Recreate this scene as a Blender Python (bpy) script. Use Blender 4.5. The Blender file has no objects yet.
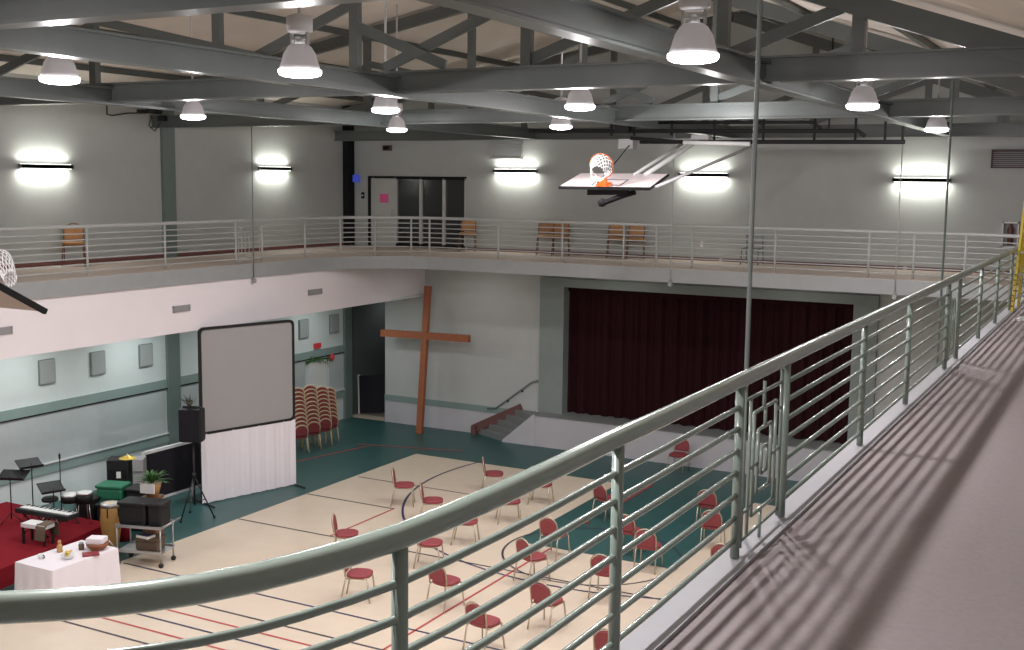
import bpy, bmesh, math, random
from mathutils import Vector, Matrix
random.seed(7)
PI = math.pi
D = 5.75                       # height of the balcony deck above the gym floor
col = bpy.context.scene.collection

# ------------------------------------------------------------------ materials
def mat(name, color, rough=.6, metal=0., noise=0., scale=8., bump=0., emit=None, estr=0., spec=None, trans=0., coat=0.):
    m = bpy.data.materials.new(name); m.use_nodes = True
    nt = m.node_tree; b = nt.nodes['Principled BSDF']
    b.inputs['Base Color'].default_value = (*color, 1)
    b.inputs['Roughness'].default_value = rough
    b.inputs['Metallic'].default_value = metal
    if spec is not None: b.inputs['Specular IOR Level'].default_value = spec
    if trans: b.inputs['Transmission Weight'].default_value = trans
    if coat: b.inputs['Coat Weight'].default_value = coat; b.inputs['Coat Roughness'].default_value = .15
    if emit is not None:
        b.inputs['Emission Color'].default_value = (*emit, 1)
        b.inputs['Emission Strength'].default_value = estr
    if noise or bump:
        tc = nt.nodes.new('ShaderNodeTexCoord')
        n = nt.nodes.new('ShaderNodeTexNoise'); n.inputs['Scale'].default_value = scale
        n.inputs['Detail'].default_value = 6
        nt.links.new(tc.outputs['Object'], n.inputs['Vector'])
        if noise:
            r = nt.nodes.new('ShaderNodeMixRGB'); r.blend_type = 'MULTIPLY'; r.inputs['Fac'].default_value = noise
            r.inputs['Color1'].default_value = (*color, 1)
            nt.links.new(n.outputs['Fac'], r.inputs['Color2'])
            g = nt.nodes.new('ShaderNodeMixRGB'); g.blend_type = 'ADD'; g.inputs['Fac'].default_value = noise * .5
            g.inputs['Color2'].default_value = (*color, 1)
            nt.links.new(r.outputs[0], g.inputs['Color1'])
            nt.links.new(g.outputs[0], b.inputs['Base Color'])
        if bump:
            bp = nt.nodes.new('ShaderNodeBump'); bp.inputs['Strength'].default_value = bump
            bp.inputs['Distance'].default_value = .02
            nt.links.new(n.outputs['Fac'], bp.inputs['Height'])
            nt.links.new(bp.outputs[0], b.inputs['Normal'])
    return m

def deck_mat():
    return mat('rubber_track_deck', (.31, .265, .268), .75, noise=.3, scale=30, bump=.1)

M = dict(
    wall=mat('painted_block_wall', (.44, .46, .455), .8, noise=.12, scale=3, bump=.08),
    walllow=mat('pale_lower_wall', (.53, .535, .52), .7, noise=.1, scale=3, bump=.05),
    wainscot=mat('white_wainscot', (.56, .54, .57), .6, noise=.08, scale=3),
    recess=mat('pale_green_white_wall', (.66, .71, .70), .7, noise=.1, scale=2),
    band=mat('grey_green_band', (.25, .33, .31), .6, noise=.1, scale=5),
    panelgrey=mat('grey_wall_panel', (.50, .54, .54), .75, noise=.15, scale=6),
    bulk=mat('white_bulkhead_paint', (.86, .80, .825), .7, noise=.06, scale=2),
    fascia=mat('grey_fascia_paint', (.33, .345, .35), .55, noise=.15, scale=4),
    steel=mat('grey_structural_steel', (.092, .104, .10), .34, noise=.25, scale=5),
    column=mat('grey_green_column_paint', (.16, .205, .19), .5, noise=.15, scale=5),
    darksteel=mat('dark_steel', (.012, .012, .013), .8, spec=.2),
    roof=mat('beige_roof_deck', (.60, .545, .49), .8, noise=.25, scale=1.2),
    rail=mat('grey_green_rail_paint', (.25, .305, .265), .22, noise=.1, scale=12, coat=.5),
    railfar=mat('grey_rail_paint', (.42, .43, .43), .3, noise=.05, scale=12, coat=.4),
    kerb=mat('pale_kerb_paint', (.37, .365, .385), .6, noise=.1, scale=8),
    deck=deck_mat(),
    track=mat('pale_track_surface', (.56, .47, .42), .7, noise=.2, scale=20),
    tan=mat('maple_court_floor', (.66, .555, .435), .38, noise=.14, scale=2.2),
    teal=mat('teal_court_floor', (.028, .092, .088), .4, noise=.35, scale=2),
    linedark=mat('dark_court_line', (.05, .045, .06), .5),
    linered=mat('red_court_line', (.42, .06, .06), .5),
    lineblue=mat('navy_court_line', (.03, .035, .09), .5),
    curtain=mat('maroon_stage_curtain', (.032, .009, .011), .95, noise=.5, scale=20, spec=.1),
    cross=mat('red_brown_timber', (.36, .115, .05), .55, noise=.5, scale=9, bump=.1),
    redbrown=mat('brown_stair_carpet', (.17, .075, .07), .9, noise=.4, scale=20),
    tread=mat('grey_stair_tread', (.20, .21, .205), .7, noise=.15, scale=6),
    stagegrey=mat('grey_stage_floor', (.22, .23, .225), .6, noise=.15, scale=4),
    screen=mat('grey_projection_fabric', (.36, .35, .345), .85, noise=.05, scale=3),
    rodpaint=mat('grey_rod_paint', (.22, .25, .24), .45),
    sconce=mat('dark_grey_fixture', (.15, .15, .16), .5),
    black=mat('black_plastic', (.008, .008, .009), .6),
    blackcloth=mat('black_felt', (.022, .02, .025), .95, noise=.3, scale=30, spec=.1),
    whitecloth=mat('white_cloth', (.86, .81, .85), .85, noise=.05, scale=5),
    whiteframe=mat('white_frame_paint', (.65, .65, .65), .5),
    maroon=mat('maroon_vinyl', (.27, .047, .055), .6, noise=.2, scale=25, bump=.05),
    gold=mat('pale_bronze_tube', (.52, .44, .33), .4, metal=.5),
    cream=mat('pale_gold_tube', (.66, .56, .36), .4, metal=.2),
    silver=mat('brushed_metal', (.5, .5, .5), .35, metal=.8),
    orangewood=mat('honey_wood', (.36, .17, .055), .5, noise=.4, scale=10),
    darkwood=mat('brown_wood', (.16, .07, .035), .5, noise=.4, scale=10),
    redcarpet=mat('red_platform_carpet', (.21, .012, .02), .95, noise=.4, scale=25, spec=.1),
    green=mat('green_plastic', (.02, .16, .085), .5),
    sprig=mat('dried_leaf', (.07, .075, .05), .8),
    leaf=mat('plant_leaf', (.05, .15, .035), .6, noise=.4, scale=15),
    drumwood=mat('yellow_drum_shell', (.50, .28, .09), .35, noise=.3, scale=6),
    skin=mat('drum_head', (.72, .62, .48), .6),
    whiteplastic=mat('white_plastic', (.78, .78, .76), .5),
    grille=mat('grey_grille', (.34, .33, .34), .6),
    brownmetal=mat('brown_louvre', (.10, .055, .045), .6),
    acoustic=mat('grey_acoustic_fabric', (.33, .35, .345), .95, noise=.2, scale=30),
    sign=mat('red_sign', (.5, .03, .04), .5, emit=(1, .1, .1), estr=.06),
    pink=mat('pink_paper', (.8, .12, .35), .6),
    blue=mat('blue_lit_sign', (.05, .09, .6), .5, emit=(.1, .16, 1), estr=.2),
    doorpaint=mat('pale_door_paint', (.52, .53, .52), .5),
    glass=mat('smoked_glass', (.30, .32, .33), .05, trans=.9),
    lens=mat('lamp_lens', (1, 1, 1), .3, emit=(1, .97, 1), estr=9.),
    bell=mat('prismatic_lamp_bell', (.36, .345, .35), .35, emit=(1, .93, .95), estr=.11),
    lamphousing=mat('lamp_housing', (.55, .54, .55), .4, emit=None),
    tube=mat('fluorescent_tube', (1, 1, 1), .4, emit=(1, 1, .9), estr=7.),
    boardface=mat('pale_backboard', (.66, .58, .58), .35),
    boardtan=mat('tan_backboard', (.52, .44, .37), .4),
    orange=mat('orange_rim_paint', (.80, .16, .03), .45),
    net=mat('white_net', (.75, .73, .74), .8),
    yellow=mat('yellow_ladder_paint', (.62, .47, .04), .45),
    brass=mat('yellow_brass', (.75, .52, .10), .35, metal=.4),
    basket=mat('brown_basket', (.26, .10, .05), .8, noise=.5, scale=40),
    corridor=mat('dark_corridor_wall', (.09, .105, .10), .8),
    shoe=mat('brown_cloth', (.13, .09, .06), .9),
    fireext=mat('dark_red_cylinder', (.12, .04, .035), .4),
)

# ------------------------------------------------------------------ mesh builder
class MB:
    def __init__(s): s.v = []; s.f = []; s.m = []; s.mats = []; s.smooth = []
    def mi(s, m):
        if m not in s.mats: s.mats.append(m)
        return s.mats.index(m)
    def add(s, vs, fs, m, smooth=False):
        o = len(s.v); s.v += [tuple(v) for v in vs]; k = s.mi(m)
        for f in fs: s.f.append([i + o for i in f]); s.m.append(k); s.smooth.append(smooth)
        return s
    def box(s, x0, x1, y0, y1, z0, z1, m, X=None):
        vs = [Vector((x, y, z)) for z in (z0, z1) for y in (y0, y1) for x in (x0, x1)]
        if X is not None: vs = [X @ v for v in vs]
        return s.add(vs, [(0, 2, 3, 1), (4, 5, 7, 6), (0, 1, 5, 4), (2, 6, 7, 3), (0, 4, 6, 2), (1, 3, 7, 5)], m)
    def bar(s, a, b, w, h, m, up=(0, 0, 1)):
        a = Vector(a); b = Vector(b); d = (b - a); L = d.length; d.normalize()
        r = d.cross(Vector(up))
        if r.length < 1e-4: r = d.cross(Vector((1, 0, 0)))
        r.normalize(); u = r.cross(d)
        X = Matrix((r, d, u)).transposed().to_4x4(); X.translation = a
        return s.box(-w / 2, w / 2, 0, L, -h / 2, h / 2, m, X)
    def tube(s, pts, r, m, n=8, caps=True, closed=False):
        pts = [Vector(p) for p in pts]; N = len(pts); rs = r if isinstance(r, (list, tuple)) else [r] * N
        vs = []; prev = None
        for i, p in enumerate(pts):
            if closed: t = pts[(i + 1) % N] - pts[i - 1]
            else: t = pts[min(i + 1, N - 1)] - pts[max(i - 1, 0)]
            t.normalize()
            if prev is None:
                a = Vector((0, 0, 1)) if abs(t.z) < .9 else Vector((1, 0, 0))
                u = t.cross(a).normalized()
            else:
                u = (prev - t * prev.dot(t)).normalized()
            prev = u; w = t.cross(u)
            for k in range(n):
                an = 2 * PI * k / n
                vs.append(p + (u * math.cos(an) + w * math.sin(an)) * rs[i])
        fs = []
        for i in range(N if closed else N - 1):
            j = (i + 1) % N
            for k in range(n):
                k2 = (k + 1) % n
                fs.append((i * n + k, j * n + k, j * n + k2, i * n + k2))
        if caps and not closed:
            fs.append(tuple(range(n))); fs.append(tuple((N - 1) * n + k for k in reversed(range(n))))
        return s.add(vs, fs, m, n > 5)
    def lathe(s, prof, m, n=20, X=None, smooth=True):
        vs = []
        for (r, z) in prof:
            for k in range(n):
                a = 2 * PI * k / n
                v = Vector((r * math.cos(a), r * math.sin(a), z))
                vs.append(X @ v if X is not None else v)
        fs = []
        for i in range(len(prof) - 1):
            for k in range(n):
                k2 = (k + 1) % n
                fs.append((i * n + k, i * n + k2, (i + 1) * n + k2, (i + 1) * n + k))
        fs.append(tuple(reversed(range(n)))); fs.append(tuple((len(prof) - 1) * n + k for k in range(n)))
        return s.add(vs, fs, m, smooth)
    def pad(s, outline, t, m, X=None, inset=.9):
        # a cushion: outline in the local XZ plane, thickness t along Y, softened edge
        n = len(outline); cx = sum(p[0] for p in outline) / n; cz = sum(p[1] for p in outline) / n
        rings = [(-t / 2, inset), (-t * .28, 1), (t * .28, 1), (t / 2, inset)]
        vs = []
        for (y, k) in rings:
            for (x, z) in outline:
                v = Vector((cx + (x - cx) * k, y, cz + (z - cz) * k)); vs.append(X @ v if X is not None else v)
        fs = []
        for i in range(3):
            for k in range(n):
                k2 = (k + 1) % n
                fs.append((i * n + k, i * n + k2, (i + 1) * n + k2, (i + 1) * n + k))
        fs.append(tuple(reversed(range(n)))); fs.append(tuple(3 * n + k for k in range(n)))
        return s.add(vs, fs, m, False)
    def build(s, name, parent=None, m=None):
        me = bpy.data.meshes.new(name); me.from_pydata(s.v, [], s.f); 
        for k in s.mats: me.materials.append(k)
        me.polygons.foreach_set('material_index', s.m); me.polygons.foreach_set('use_smooth', s.smooth)
        me.update()
        bm = bmesh.new(); bm.from_mesh(me); bmesh.ops.recalc_face_normals(bm, faces=bm.faces); bm.to_mesh(me); bm.free()
        o = bpy.data.objects.new(name, me); col.objects.link(o)
        if parent is not None: o.parent = parent
        return o

def tag(o, label=None, cat=None, group=None, kind=None):
    if label: o['label'] = label
    if cat: o['category'] = cat
    if group: o['group'] = group
    if kind: o['kind'] = kind
    return o
def thing(name, label, cat, loc=(0, 0, 0), rz=0, group=None):
    o = bpy.data.objects.new(name, None); col.objects.link(o)
    o.empty_display_size = .1
    o.location = loc; o.rotation_euler = (0, 0, rz)
    return tag(o, label, cat, group)
def dup(root, loc, rz, label, group=None):
    r = root.copy(); col.objects.link(r); r.location = loc; r.rotation_euler = (0, 0, rz)
    r['label'] = label
    if group: r['group'] = group
    for ch in list(root.children):
        c = ch.copy(); col.objects.link(c); c.parent = r
        for g in ch.children:
            d = g.copy(); col.objects.link(d); d.parent = c
    return r
def struct(mb, name, label=None, cat=None):
    return tag(mb.build(name), label, cat, None, 'structure')
def rrect(w, h, r, cx=0, cz=0, n=4):
    pts = []
    for (sx, sz, a0) in ((1, 1, 0), (-1, 1, 90), (-1, -1, 180), (1, -1, 270)):
        for k in range(n + 1):
            a = math.radians(a0 + 90 * k / n)
            pts.append((cx + sx * (w / 2 - r) + r * math.cos(a), cz + sz * (h / 2 - r) + r * math.sin(a)))
    return pts

# ------------------------------------------------------------------ camera
cam = bpy.data.cameras.new('camera'); cam.lens = 1157 * 36 / 1024; cam.sensor_width = 36; cam.sensor_fit = 'HORIZONTAL'
cam.clip_start = .05; cam.clip_end = 200
co = bpy.data.objects.new('camera', cam); col.objects.link(co)
yaw, pitch, roll = .49559, .12394, .01211
f = Vector((-math.sin(yaw) * math.cos(pitch), math.cos(yaw) * math.cos(pitch), -math.sin(pitch)))
r = Vector((math.cos(yaw), math.sin(yaw), 0)); u = r.cross(f)
r2 = math.cos(roll) * r + math.sin(roll) * u; u2 = -math.sin(roll) * r + math.cos(roll) * u
X = Matrix((r2, u2, -f)).transposed().to_4x4(); X.translation = (0, 0, D + 2.146)
co.matrix_world = X
bpy.context.scene.camera = co

XL, XR, YF, XW, YW, XRW = -19.64, -1.907, 27.53, -22.8, 30.9, 1.35   # rail lines, walls
YN = -3.0

# ------------------------------------------------------------------ gym floor with court markings
b = MB()
b.box(XW - .3, XRW, YN, YW, -.2, 0, M['teal'])
def flat(x0, x1, y0, y1, z, m): b.box(x0, x1, y0, y1, z - .003, z, m)
TE = .004
flat(-18.03, -11.65, 0, 27.6, TE, M['tan']); flat(-11.65, -7.99, 0, 21.85, TE, M['tan']); flat(-7.99, -1.6, 0, 27.6, TE, M['tan'])
LN = .008
def line(a, c, w, m, z=LN):
    a = Vector((a[0], a[1], z)); c = Vector((c[0], c[1], z)); b.bar(a, c, w, .003, m)
def arc(cx, cy, R, a0, a1, w, m, n=40, z=LN):
    vs = []; fs = []
    for i in range(n + 1):
        a = math.radians(a0 + (a1 - a0) * i / n)
        for q in (R - w / 2, R + w / 2): vs.append((cx + q * math.cos(a), cy + q * math.sin(a), z))
    for i in range(n): fs.append((2 * i, 2 * i + 1, 2 * i + 3, 2 * i + 2))
    b.add(vs, fs, m)
dk, rd, nb = M['linedark'], M['linered'], M['lineblue']
arc(-9.82, 26.05, 6.35, 166, 374, .06, nb, 60)
arc(-9.82, 21.85, 1.9, 0, 360, .05, dk, 48)
line((-18.0, 22.56), (-15.36, 22.56), .05, dk); line((-15.38, 22.56), (-15.38, 20.05), .05, rd)
line((-18.0, 20.03), (-1.7, 20.1), .05, dk); line((-17.9, 24.6), (-14.0, 24.63), .04, dk)
line((-10.76, 0), (-10.76, 21.8), .05, rd); line((-10.84, 25.5), (-10.82, 27.9), .05, rd, .009)
for y, m in ((13.66, dk), (14.12, rd), (14.57, nb), (14.99, rd), (15.45, dk), (16.45, nb)): line((-17.9, y), (-1.7, y), .05, m)
line((-21.0, 23.9), (-20.35, 25.19), .05, rd); line((-20.35, 25.19), (-19.8, 27.6), .05, rd); line((-20.2, 27.7), (-17, 28.6), .05, rd)
struct(b, 'floor')

# ------------------------------------------------------------------ walls
def roofz(x):
    return D + (3.89 + .34 * (-1.3 - x) if x > -9.8 else 6.78 - .18 * (-9.8 - x))
# far wall with stage opening, corridor opening and glazed lobby
b = MB(); t = .3; w = M['wall']; wl = M['walllow']
ZT = D + 6.5
b.box(-21.4, -15.68, YW, YW + t, 0, D - .3, wl)
b.box(XW - .3, -21.4, YW, YW + t, D - 1.74, D - .3, wl)
b.box(-15.68, -5.84, YW, YW + t, D - .94, D - .3, wl)
b.box(-5.84, XRW, YW, YW + t, 0, D - .3, wl)
b.box(XW - .3, -22.02, YW, YW + t, D - .3, ZT, w)
b.box(-22.02, -18.37, YW, YW + t, D + 2.22, ZT, w)
b.box(-22.02, -18.37, YW, YW + t, D - .3, D, w)
b.box(-18.37, XRW, YW, YW + t, D - .3, ZT, w)
struct(b, 'wall_far')
b = MB()
b.box(XW - .3, XW, YN, YW, D - 1.5, ZT, w); b.box(XW - .3, XW, YN, YW, 0, D - 1.5, M['recess'])
struct(b, 'wall_left')
struct(MB().box(XRW, XRW + .3, YN, YW + .3, 0, D + 4, w), 'wall_right')
struct(MB().box(XW - .3, XRW + .3, YN - .3, YN, 0, ZT + 1, w), 'wall_near')
# wall bands and panels on the lower left wall and the far lower wall
b = MB(); g = M['band']
b.box(XW, XW + .04, 2, 30.9, D - 3.50, D - 3.27, g); b.box(XW, XW + .055, 2, 30.9, D - 3.53, D - 3.50, M['darksteel'])
struct(b, 'trim_1')
b = MB(); b.box(XW, XW + .04, 2, 30.9, D - 5.0, D - 4.74, g); b.box(XW, XW + .07, 2, 30.9, D - 4.76, D - 4.73, M['whiteframe']); struct(b, 'trim_2')
b = MB()
for y0, y1 in ((2, 8), (8.06, 15), (15.06, 22.55), (23.1, 28.5), (29.75, 30.9)): b.box(XW, XW + .025, y0, y1, D - 4.73, D - 3.53, M['panelgrey'])
struct(b, 'trim_3')
b = MB(); b.box(-21.4, -15.68, YW - .035, YW, D - 5.04, D - 4.84, g); b.box(-21.4, -16.3, YW - .02, YW, .0, D - 5.04, M['wainscot']); struct(b, 'trim_4')
b = MB(); b.box(XW, XW + .03, YN, YW, D, D + .1, M['redbrown']); struct(b, 'baseboard_left')
b = MB()
for x0, x1 in ((-18.3, -10.2), (-10.12, -5.3), (-5.2, XRW)): b.box(x0, x1, YW - .03, YW, D, D + .09, M['redbrown'])
struct(b, 'baseboard_far')
# pilasters
b = MB(); b.box(XW, XW + .09, 22.62, 23.06, 0, ZT, M['column']); struct(b, 'pillar_left')
b = MB(); b.box(XW, XW + .22, 30.55, 30.88, D - .4, ZT, M['darksteel']); b.box(XW, XW + .1, 30.5, 30.88, 0, D - .4, M['column']); struct(b, 'pillar_corner')
# portal around the stage curtain
b = MB(); g = M['column']
gg = mat('grey_green_portal_paint', (.27, .305, .29), .6, noise=.15, scale=4)
b.box(-15.7, -14.9, YW - .12, YW + .5, .3, D - .70, gg); b.box(-6.47, -5.84, YW - .12, YW + .5, .3, D - .70, gg)
b.box(-14.9, -6.47, YW - .12, YW + .5, D - .96, D - .70, gg)
struct(b, 'trim_5')
# corridor behind the far wall's corner opening
b = MB(); k = M['corridor']
b.box(XW - .4, XW - .1, YW + .3, 36, 0, 4.2, k); b.box(-21.4, -21.1, YW + .3, 36, 0, 4.2, k)
b.box(XW - .4, -21.1, 36, 36.3, 0, 4.2, k); b.box(XW - .4, -21.1, YW + .3, 36.3, 4.2, 4.4, k)
struct(b, 'wall_corridor')
struct(MB().box(XW - .3, -21.1, YW, 36, -.2, .005, M['tan']), 'floor_corridor')
# lobby behind the glazing
b = MB()
b.box(-22.3, -22.1, YW + .3, 34, D - .1, D + 2.6, k); b.box(-18.3, -18.1, YW + .3, 34, D - .1, D + 2.6, k)
b.box(-22.3, -18.1, 34, 34.2, D - .1, D + 2.6, k); b.box(-22.3, -18.1, YW + .3, 34, D + 2.5, D + 2.7, k); b.box(-22.3, -18.1, YW + .3, 34, D - .2, D, k)
struct(b, 'wall_lobby')
t_ = tag(MB().box(-20.0, -19.4, 33.2, 33.5, D + 2.42, D + 2.5, mat('lobby_lamp', (1, 1, 1), .5, emit=(1, 1, .9), estr=1.2)).build('ceiling_light'),
         'small lit ceiling light seen through the middle dark glass panel', 'ceiling light')

# ------------------------------------------------------------------ door and glazing of the lobby
dr = tag(MB().box(-22.0, -21.04, YW + .05, YW + .11, D, D + 2.18, M['doorpaint']).build('door_1'), kind='structure')
MB().box(-21.62, -21.3, YW + .03, YW + .05, D + 1.40, D + 1.68, M['pink']).build('notice', dr)
MB().tube([(-21.14, YW + .0, D + 1.0), (-21.14, YW + .0, D + 1.2)], .02, M['silver']).build('door_handle', dr)
wn = tag(MB().box(-21.0, -18.4, YW + .1, YW + .12, D, D + 2.18, M['glass']).build('window_1'), kind='structure')
fb = MB()
for x in (-21.0, -20.06, -19.2, -18.4): fb.box(x - .045, x + .045, YW + .02, YW + .18, D, D + 2.22, M['doorpaint'])
fb.box(-21.0, -18.4, YW + .02, YW + .18, D + 2.15, D + 2.22, M['darksteel']); fb.box(-21.0, -18.4, YW + .02, YW + .18, D, D + .12, M['darksteel'])
fb.build('window_frame', wn)
tag(MB().box(-22.05, -21.98, YW - .02, YW + .14, D, D + 2.24, M['darksteel']).box(-22.05, -18.35, YW - .02, YW + .1, D + 2.2, D + 2.25, M['darksteel']).build('trim_6'), kind='structure')

# ------------------------------------------------------------------ balcony deck
def near_path():
    P = [(-12, 1.15), (-8, 1.15), (-5.5, 1.17), (-4.3, 1.24), (-3.6, 1.37), (-3.1, 1.56), (-2.78, 1.74), (-2.54, 1.92), (-2.44, 2.0), (-2.35, 2.085), (-2.27, 2.18), (-2.2, 2.28),
         (-2.13, 2.42), (-2.08, 2.56), (-2.03, 2.74), (-1.99, 2.94), (-1.96, 3.21), (-1.94, 3.52), (-1.925, 3.9), (-1.915, 4.4), (-1.907, 5.0)]
    y = 6.0
    while y < 26.2: P.append((XR, y)); y += 1.0
    return P
def fillet(cx, cy, R, a0, a1, n=14):
    return [(cx + R * math.cos(math.radians(a0 + (a1 - a0) * i / n)), cy + R * math.sin(math.radians(a0 + (a1 - a0) * i / n))) for i in range(n + 1)]
R_ = 1.2
NP = near_path() + fillet(XR - R_, YF - R_, R_, 0, 45, 7)
RC = 2.6
far_straight = [(x, YF) for x in (-5.2, -7, -9, -11, -13, -15, -16.5)]
FP = fillet(XR - R_, YF - R_, R_, 45, 90, 7) + far_straight + fillet(XL + RC, YF - RC, RC, 90, 180, 16) + [(XL, y) for y in (23, 21, 19, 17, 15, 13, 10, 7, 4.0)]
LOOP = NP + FP[1:] + fillet(XL + 2.6, 1.15 + 2.6, 2.6, 180, 270, 10)
def offset(path, d, closed=False):
    out = []; n = len(path)
    for i, p in enumerate(path):
        a = path[i - 1] if (i > 0 or closed) else p
        c = path[(i + 1) % n] if (i < n - 1 or closed) else p
        t = Vector((c[0] - a[0], c[1] - a[1])); t.normalize()
        out.append((p[0] - t.y * d, p[1] + t.x * d))       # + = left of travel = into the void
    return out
edge = offset(LOOP, .075, True)
bm = bmesh.new()
def loop_edges(pts, z):
    vs = [bm.verts.new((x, y, z)) for x, y in pts]
    return vs, [bm.edges.new((vs[i], vs[(i + 1) % len(vs)])) for i in range(len(vs))]
OUT = [(XW, YN), (XRW, YN), (XRW, YW), (XW, YW)]
TH = .346
for z, mi in ((D, 0), (D - TH, 1)):
    v1, e1 = loop_edges(OUT, z); v2, e2 = loop_edges(edge, z)
    before = set(bm.faces)
    bmesh.ops.triangle_fill(bm, edges=e1 + e2, use_beauty=True)
    for fc in bm.faces:
        if fc not in before: fc.material_index = mi
    if mi == 0: tops = v2
for i in range(len(edge)):
    j = (i + 1) % len(edge)
    fc = bm.faces.new((tops[i], tops[j], v2[j], v2[i])); fc.material_index = 1; fc.smooth = False
bmesh.ops.recalc_face_normals(bm, faces=bm.faces)
me = bpy.data.meshes.new('balcony_floor'); bm.to_mesh(me); bm.free()
me.materials.append(M['deck']); me.materials.append(M['fascia'])
o = bpy.data.objects.new('floor_balcony', me); col.objects.link(o); tag(o, kind='structure')
# kerb under the railings
def ribbon(path_in, path_out, z0, z1, m, closed=False):
    bb = MB(); n = len(path_in); vs = []
    for (p, q) in zip(path_in, path_out): vs += [(p[0], p[1], z0), (q[0], q[1], z0), (q[0], q[1], z1), (p[0], p[1], z1)]
    fs = []
    for i in range(n if closed else n - 1):
        j = (i + 1) % n
        for k in range(4): fs.append((4 * i + k, 4 * i + (k + 1) % 4, 4 * j + (k + 1) % 4, 4 * j + k))
    return bb.add(vs, fs, m)
struct(ribbon(offset(NP, -.085), offset(NP, .085), D - .05, D + .022, M['kerb']), 'trim_7')
TP = [(x, y, D + .004) for x, y in offset(FP, .073)] + [(XW, 4.0, D + .004), (XW, YW, D + .004), (FP[0][0], YW, D + .004)]
tn = len(TP)
struct(MB().add(TP + [(x, y, D - .01) for x, y, z in TP], [tuple(range(tn)), tuple(range(2 * tn - 1, tn - 1, -1))] + [(k, (k + 1) % tn, tn + (k + 1) % tn, tn + k) for k in range(tn)], M['track']), 'floor_track')
# white bulkhead under the left balcony and soffit behind it
b = MB(); q = [(XL + .02, 2), (XL + .02, 26.0), (XL - .22, YW), (XL - .40, YW), (XL - .12, 26.0), (XL - .12, 2)]
b.add([(x, y, D - 1.48) for x, y in q] + [(x, y, D - TH) for x, y in q], [tuple(range(6)), tuple(range(11, 5, -1))] + [(k, (k + 1) % 6, 6 + (k + 1) % 6, 6 + k) for k in range(6)], M['bulk'])
struct(b, 'wall_bulkhead')
struct(MB().box(XW, XL - .12, 2, YW, D - 1.50, D - 1.44, M['recess']), 'ceiling_recess')

# ------------------------------------------------------------------ roof
b = MB(); xs = [XW - .3, -9.8, XRW + .3]; th = .15
vs = []
for y in (YN - .3, YW + .3):
    for x in xs: vs += [(x, y, roofz(x)), (x, y, roofz(x) + th)]
b.add(vs, [(0, 2, 8, 6), (2, 4, 10, 8), (1, 3, 9, 7), (3, 5, 11, 9)], M['roof'])
struct(b, 'ceiling')
pl = M['steel']
for i, x in enumerate((-21.5, -19, -16.5, -13.8, -11.4, -8.4, -5.9, -3.4)):
    z = roofz(x) - .07
    tag(MB().bar((x, YN, z), (x, YW, z), .08, .14, pl).build('roof_purlin'), 'slim grey roof purlin running lengthwise under the beige roof deck', 'purlin', 'purlins under the roof deck')
# trusses
def flanged(b, a, c, wd, dp, m):
    # a wide-flange beam whose underside sits at the given height
    a = Vector(a); c = Vector(c); up = Vector((0, 0, 1))
    b.bar(a + up * dp / 2, c + up * dp / 2, wd * .45, dp - .03, m)
    b.bar(a + up * .015, c + up * .015, wd, .03, m); b.bar(a + up * (dp - .015), c + up * (dp - .015), wd, .03, m)
ZB = D + 3.34
def truss(y, label, dz=0):
    T = thing('roof_truss', label, 'truss', (0, y, dz)); s = M['steel']
    bb = MB(); flanged(bb, (XW, 0, ZB), (-.7, 0, ZB), .24, .32, s); bb.build('bottom_chord', T)
    x0, x1 = -1.1, XW
    bb = MB(); bb.bar((x0, 0, roofz(x0) - .285), (-9.8, 0, roofz(-9.8) - .285), .16, .27, s); bb.build('top_chord', T)
    bb = MB(); bb.bar((x1, 0, roofz(x1) - .26), (-9.8, 0, roofz(-9.8) - .26), .16, .24, s); bb.build('top_chord', T)
    for x in (-3.12, -4.8, -7.6, -10.5, -13.2, -16.0, -19.2):
        MB().box(x - .075, x + .075, -.06, .06, ZB + .32, roofz(x) - .3, s).build('web_post', T)
    for (a, c) in (((-4.7, .38), (-3.15, .93)), ((-10.0, .38), (-7.6, 1.3)), ((-10.45, 1.0), (-8.9, .38)), ((-16.0, 1.4), (-11.4, .42)),
                   ((-13.1, .4), (-10.55, 1.35)), ((-19.2, .4), (-16.1, 1.3)), ((-7.6, .4), (-4.85, 1.35))):
        oy = .03 if c[1] > a[1] else -.03; MB().bar((a[0], oy, ZB + a[1]), (c[0], oy, ZB + c[1]), .055, .15, s).build('web_brace', T)
    return T
truss(6.5, 'grey steel roof truss nearest the viewer, its bottom chord crossing the upper left corner')
truss(14.4, 'grey steel roof truss with crossed braces spanning mid gym above the folded basketball hoop', .055)
truss(22.4, 'grey steel roof truss between the middle one and the stage wall, meeting the left pillar', .06)
truss(30.2, 'grey steel roof truss hard against the stage wall')
for x, lab in ((-4.27, 'long grey tie beam running toward the stage wall over the near side of the gym'),
               (-9.76, 'long grey tie beam running down the middle of the gym under the roof ridge'),
               (-15.6, 'long grey tie beam running toward the stage wall over the left half of the gym')):
    bb = MB(); flanged(bb, (x, YN, ZB + .005), (x, 30.0, ZB + .005), .22, .30, M['steel'])
    tag(bb.build('tie_beam'), lab, 'beam')

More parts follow.
